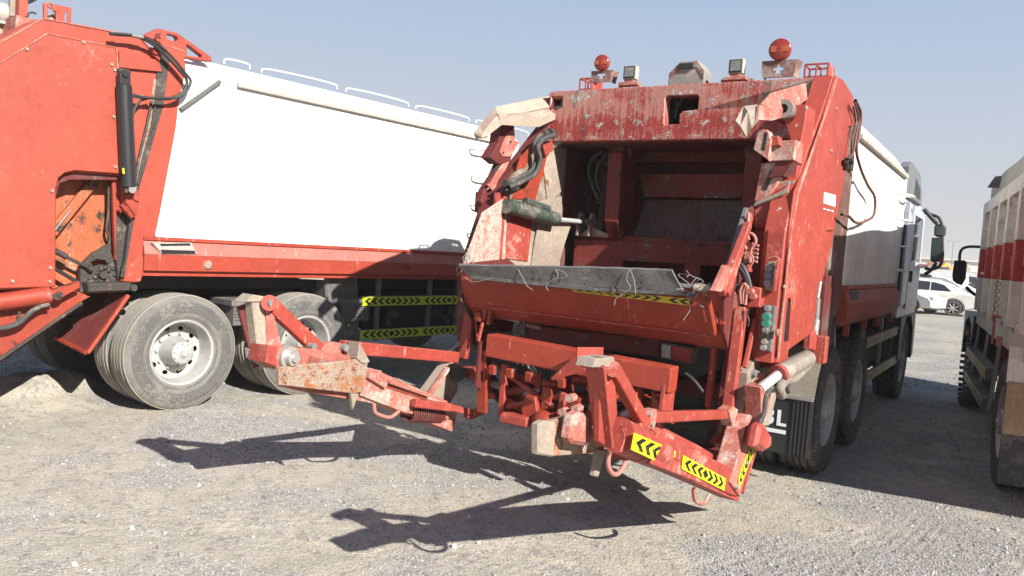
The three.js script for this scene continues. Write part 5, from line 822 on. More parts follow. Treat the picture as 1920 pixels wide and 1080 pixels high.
{
  // rear frame of the body with its lifting ear
  mb().plX([[0.493,3.29],[0.364,3.38],[0.193,3.382],[-0.129,3.25],[-0.142,3.205],[0.121,3.185],[0.101,3.086],[0.155,2.771],[0.169,2.557],[0.279,1.793],[0.329,1.518],[0.339,1.423],[0.413,1.393],[0.433,1.225],[0.568,1.191],[0.466,2.009],[0.292,2.723],[0.254,3.137],[0.345,3.262]], 1.16, 1.235, { bev: .006, holes: [[[0.292,3.339],[0.273,3.353],[0.202,3.352],[0.186,3.333],[0.204,3.305],[0.281,3.31]], [[0.106,3.301],[0.087,3.3],[-0.042,3.24],[-0.038,3.221],[0.097,3.209]]] }).build('rear_frame', M.redFresh, T2);
  mb().bar([[1.236,1.573,0.346]][0], [[1.236,1.545,0.25]][0], .006, .012).bar([[1.236,3.254,0.322]][0], [[1.236,3.24,0.124]][0], .006, .012).build('weld_seam', M.pinkDust, T2);
  const fl = mb(); fl.plX([[0.575,1.188],[0.522,1.335],[0.448,1.402],[0.318,1.425],[0.328,1.321],[0.397,1.296],[0.429,1.189],[0.493,1.179]], 1.16, 1.25, { bev: .01 }); fl.build('rail_end', M.redFresh, T2);
  // seal between frame and tailgate
  mb().plX([[0.344,3.193],[0.219,3.176],[0.241,3.013],[0.268,2.878],[0.276,2.728],[0.356,2.298],[0.45,2.001],[0.468,1.778],[0.518,1.221],[0.572,1.22],[0.526,1.865],[0.479,2.03],[0.389,2.524]], 1.1, 1.23).build('rubber_seal', M.grease, T2);
  // tailgate box side
  mb().plX([[1.774,2.74],[1.542,2.98],[1.259,3.231],[0.704,3.262],[0.51,3.27],[0.348,3.118],[0.293,2.955],[0.303,2.852],[0.34,2.531],[0.458,2.032],[0.497,1.877],[0.583,1.77],[0.613,2.084],[1.144,2.06],[1.121,1.121],[1.733,1.097]], 1.1, 1.215, { bev: .008 }).build('tailgate_side', M.redFresh, T2);
  const rm = mb(); const top = [[1.2,2.743,1.77],[1.2,2.983,1.538],[1.2,3.235,1.254],[1.2,3.266,0.698],[1.2,3.273,0.504],[1.2,3.121,0.34]]; for (let k = 0; k < top.length - 1; k++) rm.bar(top[k], top[k + 1], .04, .012); rm.build('top_lip', M.pinkDust, T2);
  // recessed bay beside the cylinder: two ribs and a shadowed back
  mb().plX([[0.689,3.106],[0.513,3.106],[0.352,3.115],[0.32,3.017],[0.684,2.976]], 1.215, 1.245, { bev: .004 }).build('bay_hood', M.redFresh, T2);
  mb().plX([[0.568,2.782],[0.379,2.813],[0.387,2.789],[0.568,2.76]], 1.215, 1.235).build('bay_rib', M.redFresh, T2);
  mb().plX([[0.378,2.946],[0.326,2.947],[0.443,2.103],[0.507,1.904],[0.53,2.003],[0.476,2.236]], 1.215, 1.225).build('bay_edge', M.rustPlate, T2);
  mb().tube([[1.24,2.75,0.399],[1.24,2.562,0.428],[1.24,2.281,0.48],[1.24,1.994,0.523]], .012).tube([[1.24,2.709,0.37],[1.24,2.523,0.389],[1.24,2.286,0.444],[1.24,2.03,0.488]], .01).build('bay_cable', M.grease, T2);
  // outer panel with its rounded notch
  mb().plX([[1.782,2.632],[1.55,2.824],[1.239,3.117],[0.716,3.133],[0.696,2.958],[0.649,2.098],[1.001,2.085],[1.072,2.059],[1.118,2.012],[1.135,1.934],[1.112,1.141],[1.744,1.117]], 1.216, 1.255, { bev: .008 }).build('outer_panel', M.redFresh, T2);
  for (const [y, z] of [[1.376,2.967],[0.974,3.115],[0.749,2.986],[0.722,2.948],[0.716,2.564],[0.686,2.152],[1.165,1.906],[1.157,1.295],[1.157,1.184],[1.421,1.187]].map(([z, y]) => [y, z])) mb().cyl([1.25, y, z], [1.268, y, z], .016, .012, 8).build('bolt', M.dust, T2);
  const le = [[1.253,2.632,1.781],[1.253,2.825,1.549],[1.253,3.118,1.238],[1.253,3.133,0.715],[1.253,2.959,0.695]]; for (let k = 0; k < le.length - 1; k++) mb().bar(le[k], le[k + 1], .012, .008).build('panel_edge', M.pinkDust, T2);
  // lift cylinder
  const q = [[1.31,2.828,0.667],[1.31,2.006,0.595],[1.31,2.923,0.676],[1.31,1.943,0.588]]; const cy = sub('lift_cylinder', T2);
  mb().cyl(q[0], q[1], .062, .062, 28).build('barrel', M.black, cy); mb().cyl(V(q[0]).lerp(V(q[1]), .98).toArray(), V(q[0]).lerp(V(q[1]), 1.01).toArray(), .068, .068, 28).build('gland', M.black, cy);
  mb().bar(q[2], q[0], .07, .09).cyl([1.26, q[2][1], q[2][2]], [1.36, q[2][1], q[2][2]], .03, .03, 14).build('top_eye', M.black, cy); mb().bar(q[1], q[3], .06, .09).build('lower_eye', M.grease, cy); mb().cyl([1.28, q[3][1] + .03, q[3][2]], [1.37, q[3][1] + .03, q[3][2]], .03, .03, 14).build('lower_pin', M.steel, cy);
  mb().bar([[1.3,2.601,0.588]][0], [[1.3,2.057,0.534]][0], .018).build('feed_pipe', M.black, cy); mb().plX([[0.681,2.143],[0.664,2.145],[0.658,2.097],[0.675,2.095]], 1.371, 1.374, { bev: 0 }).build('sticker', M.tapeLime, cy);
  mb().plX([[0.711,2.96],[0.634,2.968],[0.607,2.956],[0.613,2.893],[0.691,2.868]], 1.24, 1.3, { bev: .006 }).build('cylinder_bracket', M.grease, T2);
  mb().plX([[0.583,1.93],[0.532,1.994],[0.476,1.963],[0.498,1.847],[0.521,1.74],[0.6,1.825]], 1.22, 1.28, { bev: .006 }).build('cylinder_lug', M.redFresh, T2); mb().cyl([1.28, ...[[0.515,1.914]][0].slice().reverse()], [1.3, ...[[0.515,1.914]][0].slice().reverse()], .035, .03, 16).build('lug_boss', M.redArm, T2);
  mb().bar([[1.27,1.84,0.636]][0], [[1.27,1.738,0.543]][0], .06, .03).bar([[1.27,1.861,0.593]][0], [[1.27,1.759,0.513]][0], .05, .02).build('lug_strut', M.redMech, T2);
  // hoses arching to the cylinder
  for (const [P, r] of [[[[1.33,3.219,0.806],[1.33,3.243,0.658],[1.33,3.251,0.536],[1.33,3.215,0.389],[1.33,3.116,0.243],[1.33,3.03,0.153],[1.33,2.984,0.106],[1.33,2.896,0.127],[1.33,2.816,0.205],[1.33,2.781,0.346],[1.33,2.76,0.483],[1.33,2.76,0.604]], .012], [[[1.32,3.223,0.76],[1.32,3.248,0.588],[1.32,3.219,0.453],[1.32,3.145,0.325],[1.32,3.055,0.212],[1.32,2.979,0.135],[1.32,2.882,0.155],[1.32,2.797,0.262],[1.32,2.77,0.41]], .014]]) mb().tube(P, r, 90, 8).build('lift_hose', M.hose, T2);
  mb().tube([[1.3,2.771,0.438],[1.3,2.734,0.513],[1.3,2.672,0.56],[1.3,2.598,0.579]], .011, 30).build('lift_hose', M.hoseDust, T2);
  const fi = mb(); for (const [a, b] of [[[1.32,3.222,0.802],[1.32,3.231,0.731]], [[1.33,3.245,0.632],[1.33,3.251,0.536]], [[1.32,2.755,0.608],[1.32,2.76,0.51]]]) fi.cyl(a, b, .017, .017, 8); fi.build('hose_fitting', M.steel, T2);
  mb().plX([[0.442,3.2],[0.377,3.197],[0.339,3.16],[0.355,3.102],[0.412,3.135]], 1.23, 1.27, { bev: .006 }).cyl([1.26, ...[[0.4,3.178]][0].slice().reverse()], [1.29, ...[[0.4,3.178]][0].slice().reverse()], .03, .03, 16).build('hinge_boss', M.redArm, T2);
  const mk = mb(); mk.plX([[0.404,3.284],[0.388,3.333],[0.369,3.338],[0.38,3.272]], 1.235, 1.243).plX([[0.382,3.307],[0.351,3.351],[0.342,3.345],[0.354,3.314],[0.34,3.3],[0.358,3.295]], 1.235, 1.243).build('ear_weld_mark', M.redDark, T2);
  // the open notch: greasy orange inside
  mb().plX([[1.101,2.118],[0.486,2.154],[0.442,1.072],[1.066,1.056]], .94, 1.0).build('notch_back', M.orange, T2);
  mb().plX([[1.139,2.077],[0.599,2.113],[0.597,2.05],[1.01,2.011],[1.089,1.972],[1.116,1.85],[1.132,1.849]], 1.0, 1.2, { bev: .004 }).build('notch_rim', M.redDark, T2);
  mb().bar([[1.04,2.037,0.757]][0], [[1.04,1.562,1.081]][0], .05, .08).build('diagonal_stay', M.orange, T2); mb().bar([[1.08,1.761,0.956]][0], [[1.08,1.554,1.095]][0], .012).build('stay_rod', M.steel, T2);
  mb().bar([[1.14,2.073,0.634]][0], [[1.14,1.363,0.579]][0], .05, .075).build('notch_post', M.redMech, T2); mb().tube([[1.1,2.06,0.673],[1.1,1.761,0.662],[1.1,1.623,0.67],[1.1,1.533,0.64],[1.1,1.459,0.672],[1.1,1.344,0.832]], .012, 40).build('notch_cable', M.grease, T2); mb().bar([[1.06,2.072,0.639]][0], [[1.06,1.44,0.61]][0], .03, .03).build('notch_channel', M.redDark, T2);
  const gp = [[0.88,1.3],[0.779,1.415],[0.651,1.497],[0.616,1.379],[0.57,1.353],[0.55,1.084],[0.873,1.085]]; mb().plX(gp, 1.06, 1.12, { bev: .004, holes: [[[0.797,1.338],[0.747,1.366],[0.677,1.359],[0.657,1.305],[0.702,1.322],[0.77,1.302]]] }).build('lock_plate', M.grease, T2);
  mb().cyl([1.12, ...[[0.707,1.235]][0].slice().reverse()], [1.17, ...[[0.707,1.235]][0].slice().reverse()], .035, .03, 14).build('lock_pin', M.grease, T2);
  const gr = mb(), R = rng(4); for (let k = 0; k < 26; k++) { const [z, y] = [[[0.819,1.346]][0], [[0.594,1.167]][0]].reduce((a, b) => { const t = R(); return [a[0] + (b[0] - a[0]) * t, a[1] + (b[1] - a[1]) * R()]; }); gr.sph([1.12, y, z], .012 + R() * .018, 1, 1, 1); } gr.build('grease_lump', M.grease, T2).userData.kind = 'stuff';
  mb().cyl([[1.15,1.428,1.088]][0], [[1.15,1.379,0.998]][0], .025).cyl([[1.15,1.379,0.998]][0], [[1.15,1.29,0.816]][0], .014).cyl([[1.15,1.299,0.829]][0], [[1.15,1.277,0.798]][0], .024).build('gas_strut', M.grease, T2);
  mb().bar([[1.16,1.289,1.099]][0], [[1.16,1.16,0.891]][0], .03, .03).build('lock_link', M.black, T2);
  mb().bar([[1.2,1.521,0.521]][0], [[1.2,1.22,0.572]][0], .03, .03).build('lock_rod', M.grease, T2); mb().plX([[0.621,1.767],[0.484,1.731],[0.546,1.451],[0.589,1.197],[0.617,1.448]], 1.1, 1.17).build('greasy_gap', M.grease, T2);
  mb().plX([[0.864,1.172],[0.507,1.183],[0.504,1.109],[0.853,1.096]], 1.12, 1.24, { bev: .008 }).build('hinge_bar', M.grease, T2); mb().cyl([1.16, ...[[0.492,1.136]][0].slice().reverse()], [1.27, ...[[0.492,1.136]][0].slice().reverse()], .03, .03, 16).build('hinge_pin', M.grease, T2);
  // below the panel: arm cylinder, knuckle, hoses, hopper side
  mb().cyl([[1.25,1.003,1.638]][0], [[1.25,1.077,1.155]][0], .07, .07, 24).build('arm_cylinder', M.redMech, T2);
  mb().plX([[1.159,1.11],[1.054,1.145],[0.942,1.189],[0.94,1.136],[1.059,1.067],[1.09,1.033],[1.145,1.042]], 1.2, 1.29, { bev: .006 }).build('knuckle', M.redMech, T2); for (const [z, y] of [[1.123,1.067],[1.1,1.084]]) mb().cyl([1.28, y, z], [1.31, y, z], .025, .025, 12).build('knuckle_pin', M.grease, T2);
  mb().tube([[1.28,1.003,1.164],[1.28,0.995,1.217],[1.28,0.958,1.277],[1.28,0.917,1.321],[1.28,0.868,1.364],[1.28,0.837,1.429],[1.28,0.818,1.572]], .02, 40).build('arm_hose', M.hoseDust, T2); mb().tube([[1.26,0.949,1.368],[1.26,0.883,1.373],[1.26,0.843,1.431],[1.26,0.83,1.531]], .01, 30).build('arm_hose', M.hoseDust, T2);
  mb().plX([[1.757,1.094],[0.896,1.091],[0.811,1.054],[0.893,1.001],[1.187,0.772],[1.739,0.366]], 1.06, 1.18, { bev: .008 }).build('hopper_side', M.redMech, T2);
  mb().bar([[1.18,1.006,0.885]][0], [[1.18,0.371,1.74]][0], .06, .02).build('hopper_edge', M.grease, T2);
  mb().sheet([[[[0.2,0.874,0.509]][0], [[1.16,0.99,0.877]][0]], [[.2, [[1.16,0.358,1.734]][0][1], [[1.16,0.358,1.734]][0][2]], [[1.16,0.358,1.734]][0]]].map((r) => [[-1.1, r[1][1], r[1][2]], r[1]]), .02).build('hopper_floor', M.redDark, T2);
  // splash plate ahead of the wheels
  const a = [[1.2,1.068,0.512],[1.2,0.579,0.831]][0], b = [[1.2,1.068,0.512],[1.2,0.579,0.831]][1], c = [[0.72,0.65,0.899]][0], d2 = [[0.72,1.046,0.544]][0];
  mb().sheet([[d2, a], [c, b]], .02).build('splash_plate', M.redDark, T2); mb().bar(a, b, .05, .03).build('splash_plate_edge', M.redFresh, T2); mb().bar(b, c, .04, .03).build('splash_plate_edge', M.redMech, T2);
  // closed rear and roof, so that the tailgate is a box
  mb().plX([[1.774,2.74],[1.542,2.98],[1.259,3.231],[0.704,3.262],[0.51,3.27],[0.34,2.531],[0.583,1.77],[0.557,1.12],[1.733,1.097]], -1.2, -1.12).build('tailgate_side', M.redFresh, T2);
  const TP = [[1.774,2.74],[1.542,2.98],[1.259,3.231],[0.704,3.262]]; mb().sheet(TP.map(([z, y]) => [[-1.15, y - .012, z], [1.11, y - .012, z]]), .02, .2).build('tailgate_roof', M.redFresh, T2);
  mb().sheet([[[-1.1, 3.1, .7], [.92, 3.1, .7]], [[-1.1, 1.3, .9], [.92, 1.3, .9]]], .03).build('packer_panel', M.packer, T2);
  // lamps and a cage on the roof
  const rf = mb(); rf.bar([[1,3.279,1.166]][0], [[1,3.394,1.174]][0], .03, .03).bar([[1,3.281,0.991]][0], [[1,3.419,0.992]][0], .012, .03).bar([[1,3.392,1.182]][0], [[1,3.416,1.128]][0], .02).bar([[1,3.39,1.174]][0], [[1,3.363,1.086]][0], .015); rf.plX([[1.132,3.415],[0.988,3.42],[0.991,3.402],[1.026,3.358],[1.024,3.29],[1.084,3.283],[1.094,3.34]], .98, 1.0); rf.build('lamp_cage', M.redFresh, T2);
  mb().cyl([[0.9,3.295,1.084]][0], [[0.9,3.347,1.086]][0], .035).build('cage_lamp', M.cream, T2);
  mb().plX([[1.315,3.155],[1.312,3.3],[1.165,3.3],[1.194,3.237],[1.3,3.133]], .5, .8, { bev: .004 }).build('lamp_stand', M.pinkDust, T2); mb().plX([[1.261,3.318],[1.262,3.48],[1.196,3.49],[1.195,3.326]], .62, .7).build('lamp_post', M.redFresh, T2); mb().plX([[1.296,3.322],[1.293,3.486],[1.238,3.493],[1.238,3.337]], .55, .6).build('lamp_post', M.dust, T2); mb().plX([[1.162,3.453],[1.164,3.51],[1.103,3.505]], .5, .7).build('lamp_hood', M.black, T2);
  mb().sph([[0.5,3.346,1.32]][0], .09).cyl([[0.5,3.346,1.32]][0], [[0.5,3.259,1.317]][0], .06).build('beacon', M.cream, T2); mb().plX([[1.477,2.987],[1.484,3.259],[1.248,3.32],[1.229,3.202],[1.343,3.078]], .2, .5, { bev: .01 }).build('roof_bracket', M.dust, T2); mb().tube([[0.75,3.315,1.215],[0.75,3.348,1.204],[0.75,3.362,1.181],[0.75,3.358,1.15]], .008).build('lamp_wire', M.hose, T2);
}
{ // extinguisher hung behind the guard
  const a = [[1.09,1.032,-2.501]][0], b = [[1.09,1.113,-2.9]][0];
  const w = (q) => { const [x, z] = toWorld(L0, q[0], -q[2]); return [x, q[1], z]; };
  const A = w(a), B = w(b), g = thing('fire_extinguisher', 'red fire extinguisher lying slanted behind the upper chevron rail', 'fire extinguisher', A); const d = B.map((v, i) => v - A[i]), U = V(d).normalize(), e = U.clone().multiplyScalar(.5).toArray();
  mb().cyl([0, 0, 0], e, .075, .075, 20).sph(e, .075, 1, 1, 1).sph([0, 0, 0], .074).build('cylinder', M.lampRed, g); mb().cyl(e, U.clone().multiplyScalar(.62).toArray(), .03).build('valve', M.steel, g); mb().bar(U.clone().multiplyScalar(.6).toArray(), U.clone().multiplyScalar(.66).add(V([.06, -.08, 0])).toArray(), .02, .03).build('trigger_handle', M.chrome, g);
}

// ======================================================================= the dump truck at the right edge
const T3 = thing('dump_truck', 'dusty white dump truck with a red band and upright ribs at right', 'dump truck', [D0.p[0], 0, D0.p[1]], -D0.p[2]);
{
  const R0 = 1.85, F0 = -3.55;
  mb().plX([[R0, 1.3], [R0 + .05, 2.55], [F0, 2.55], [F0, 1.22], [.6, 1.2]], .11, .14).build('side_sheet', M.dumpWhite, T3);
  mb().plX([[R0, 1.3], [R0 + .05, 2.55], [F0, 2.55], [F0, 1.22], [.6, 1.2]], 2.41, 2.44).build('side_sheet', M.dumpWhite, T3);
  mb().plZ([[.06, 1.25], [2.44, 1.25], [2.44, 2.6], [.06, 2.6]], R0 - .02, R0 + .04).build('tailboard', M.dumpWhite, T3);
  mb().plZ([[.06, 1.25], [2.44, 1.25], [2.44, 2.85], [.06, 2.85]], F0 - .02, F0 + .04).build('headboard', M.dumpWhite, T3);
  mb().box(1.25, 1.28, (R0 + F0) / 2, 2.36, .1, R0 - F0 - .1).build('bed_floor', M.dumpWhite, T3);
  for (const s of [0, 1]) {
    const X = s ? 2.44 : .11, o = s ? 1 : -1;
    mb().box(X + o * .05, 2.57, (R0 + F0) / 2, .12, .14, R0 - F0 + .1).build('top_rail', M.dumpWhite, T3);
    mb().plX([[R0, 1.38], [R0, 1.14], [.9, 1.12], [F0, 1.16], [F0, 1.34]], X, X + o * .07).build('sill', M.dumpWhite, T3);
    mb().box(X + o * .035, 1.9, (R0 + F0) / 2, .06, .1, R0 - F0).build('band_bar', M.dumpRed, T3);
    mb().box(X + o * .003, 1.9, (R0 + F0) / 2, .008, .33, R0 - F0).build('band_sheet', M.dumpRed, T3);
    for (let k = 0; k < 6; k++) {
      const z = -3.3 + k * .82; const r = mb(); r.box(X + o * .06, 2.285, z, .12, .43, .16); r.box(X + o * .06, 1.53, z, .12, .39, .16); const rib = r.build('rib', M.dumpWhite, T3);
      mb().box(X + o * .06, 1.898, z, .122, .345, .162).build('painted_band', M.dumpRed, rib);
    }
  }
  // sheeting along the top, a little uneven
  for (const s of [0, 1]) { const X = s ? 2.42 : .12, rows = []; for (let k = 0; k <= 24; k++) { const z = F0 + (R0 - F0) * k / 24, y = 2.95 + .015 * Math.sin(k * .5) + .04 * Math.max(0, (z + 1) / 2.5); rows.push([[X, 2.63, z], [X + (s ? .02 : -.02), 2.79, z], [X, y, z]]); } mb().sheet(rows, .012, .6).build('top_sheet', M.canvas, T3); }
  mb().plZ([[-.02, 2.8], [.13, 2.8], [.13, 2.94], [.05, 2.94]], F0 + .4, F0 + .42).build('sheet_corner', M.greyPanel, T3);
  for (const [z, y] of [[-2.9, 2.3], [-2.9, 1.78], [-3.0, 1.35]]) mb().bar([.06, y, z], [0, y, z - .12], .015, .03).build('rope_hook', M.dumpWhite, T3);
  // chassis, wheels, guards
  const f = mb(); for (const x of [.83, 1.67]) f.box(x, .95, -1.8, .09, .28, 6.6); for (const z of [1.2, .5, -1, -2.5, -4]) f.box(1.25, .95, z, .8, .2, .1); f.box(1.25, 1.17, -1.1, 1.7, .1, 4.9); f.build('chassis_frame', M.chassis, T3);
  const ax = mb(); for (const z of [0, -4.4]) ax.cyl([.3, .53, z], [2.2, .53, z], .09); ax.build('axle', M.chassis, T3);
  for (const z of [0]) { wheel(T3, .16, z, { side: -1, dusty: false }); wheel(T3, 2.34, z, { side: 1, dusty: false }); }
  wheel(T3, .2, -4.35, { side: -1, dual: false, deep: false, dusty: false }); wheel(T3, 2.3, -4.35, { side: 1, dual: false, deep: false, dusty: false });
  const lug = mb(); for (let k = 0; k < 40; k++) { const t = k / 40 * 6.2832; lug.add(new RoundedBoxGeometry(.06, .03, .045, 1, .004), new THREE.Matrix4().makeTranslation(.03, .53, -4.35).multiply(new THREE.Matrix4().makeRotationX(t)).multiply(new THREE.Matrix4().makeTranslation(0, .53, 0))); } lug.build('tyre_lug', M.tyreDark, T3).userData.kind = 'stuff';
  for (const z of [-1.1, -2.3, -3.45]) mb().bar([.08, 1.2, z], [.03, .45, z], .03, .045).build('guard_strut', M.steel, T3);
  for (const y of [.8, .5]) { const r = mb().box(.03, y, -2.35, .1, .12, 2.5).build('guard_rail', M.greyPanel, T3); tape('chevron_tape', M.tapeDull, r, [-.0215, y - .05, -3.58], [-.0215, y - .05, -1.12], [-.0215, y + .05, -1.12], [-.0215, y + .05, -3.58], 2.5); }
  mb().box(.45, .92, -2.4, .5, .3, .6, [0, 0, .1]).build('tool_box', M.redDark, T3);
  mb().cyl([.5, .75, -2.9], [.5, .75, -3.6], .25, .25, 20).build('air_tank', M.chassis, T3);
  mb().plX([[-3.62, 1.2], [-3.72, .85], [-3.9, 1.1], [-4.4, 1.2], [-4.9, 1.1], [-5.0, .7], [-5.15, .7], [-5.2, 1.24], [-3.62, 1.24]], .02, .3).build('front_wing', M.blackPlastic, T3);
  mb().box(-.03, 1.02, -3.66, .03, .06, .05).build('side_marker', M.lampAmber, T3);
  // mud flaps behind the rear wheel: painted plate, board, rubber
  for (const X of [.28, 2.22]) {
    mb().box(X, 1.09, .72, .66, .28, .03).build('flap_plate', M.dumpWhite, T3); mb().box(X, .76, .74, .65, .4, .025).build('flap_board', M.board, T3); mb().box(X, .37, .73, .65, .4, .02).build('flap_rubber', M.tyreDark, T3);
  }
  mb().box(.4, 1.0, .78, .05, .08, .03).build('side_marker', M.lampAmber, T3);
  // chain and latch on the side
  const ch = mb(); for (let k = 0; k < 10; k++) ch.add(new THREE.TorusGeometry(.018, .005, 5, 10), new THREE.Matrix4().makeTranslation(-.075 + (k % 2) * .008, 1.72 - k * .032, -.35).multiply(new THREE.Matrix4().makeRotationY(k % 2 ? 0 : 1.57))); ch.build('latch_chain', M.rustPlate, T3);
  mb().box(-.05, 1.4, -.4, .06, .03, .2).bar([-.06, 1.4, -.4], [-.06, 1.15, -.42], .02).box(-.04, 1.2, -.1, .04, .09, .08).build('side_latch', M.pinkDust, T3);
  // cab and its mirror
  mb().plZ([[.28, 1.1], [2.3, 1.1], [2.28, 2.4], [2.15, 2.6], [.45, 2.6], [.3, 2.4]], -3.75, -5.4, { bev: .03 }).build('cab', M.dumpWhite, T3);
  const m = sub("mirror", T3);
  const P = [[0.068,2.124,-4.1],[-0.1,2.113,-4.1],[-0.158,2.081,-4.1],[-0.177,2.024,-4.1],[-0.173,1.904,-4.1]], S = [[-0.071,1.589,-4.1],[0.001,1.525,-4.1],[0.116,1.452,-4.1]]; mb().tube(P, .018, 40).build('mirror_arm', M.black, m); mb().tube(S, .022, 20).build('mirror_arm', M.black, m);
  mb().plZ([[-0.23,1.928],[-0.115,1.937],[-0.088,1.911],[-0.081,1.701],[-0.116,1.606],[-0.178,1.622],[-0.225,1.66],[-0.238,1.737]], -4.2, -4.1, { bev: .02 }).build('mirror_housing', M.blackPlastic, m); mb().plZ([[-0.223,1.908],[-0.114,1.916],[-0.107,1.699],[-0.209,1.676]], -4.1, -4.085).build('mirror_glass', M.glass, m);
}

// ======================================================================= parked cars and the yard beyond
const carPaint = { white: mat('white car paint', worn([.72, .71, .67], { dust: .2, dustC: [.55, .5, .42], sh: 71 }), 1.5, { roughness: .3, bump: .0002 }), silver: plain('silver car paint', [.42, .43, .44], .3, .3), dark: plain('dark car paint', [.05, .055, .065], .25), red: plain('dull red car paint', [.3, .06, .05], .4), black: plain('black car paint', [.02, .02, .022], .25), sand: plain('beige car paint', [.5, .46, .38], .4), yellow: plain('yellow machine paint', [.6, .3, .04], .5), orange: plain('orange machine paint', [.5, .14, .05], .5) };
// local axes: +x to the nose, z across. kinds: saloon, estate, van
const SHAPES = {
  saloon: { L: 4.75, body: [[-2.36, .42], [-2.38, .62], [-2.3, .86], [-2.05, .97], [-1.3, 1.0], [-.2, .96], [.9, .94], [1.7, .86], [2.2, .72], [2.36, .55], [2.34, .3], [1.9, .2], [-1.95, .22]], cab: [[-1.72, .98], [-1.2, 1.25], [-.75, 1.4], [-.1, 1.44], [.35, 1.37], [1.15, .95]], win: [[[-1.28, 1.0], [-.98, 1.25], [-.68, 1.33], [-.5, 1.345], [-.5, 1.0]], [[-.46, 1.0], [-.46, 1.35], [-.05, 1.37], [.28, 1.31], [.85, .98]]] },
  estate: { L: 4.9, body: [[-2.4, .5], [-2.42, 1.0], [-2.3, 1.05], [.8, 1.04], [1.9, .98], [2.3, .82], [2.38, .55], [2.3, .32], [-2.2, .35]], cab: [[-2.34, 1.04], [-2.1, 1.72], [-1.6, 1.8], [.1, 1.78], [.45, 1.7], [1.05, 1.03]], win: [[[-2.1, 1.1], [-1.95, 1.58], [-1.3, 1.62], [-1.3, 1.1]], [[-1.2, 1.1], [-1.2, 1.63], [-.3, 1.63], [-.3, 1.1]], [[-.22, 1.1], [-.22, 1.63], [.3, 1.58], [.75, 1.1]]] },
  van: { L: 4.8, body: [[-2.3, .4], [-2.34, 1.2], [-2.3, 1.25], [1.3, 1.2], [2.1, 1.0], [2.34, .7], [2.3, .35]], cab: [[-2.32, 1.2], [-2.22, 1.85], [-1.9, 1.95], [.6, 1.92], [.9, 1.85], [1.75, 1.1]], win: [[[-.2, 1.2], [-.2, 1.72], [.6, 1.72], [1.25, 1.2]]] },
};
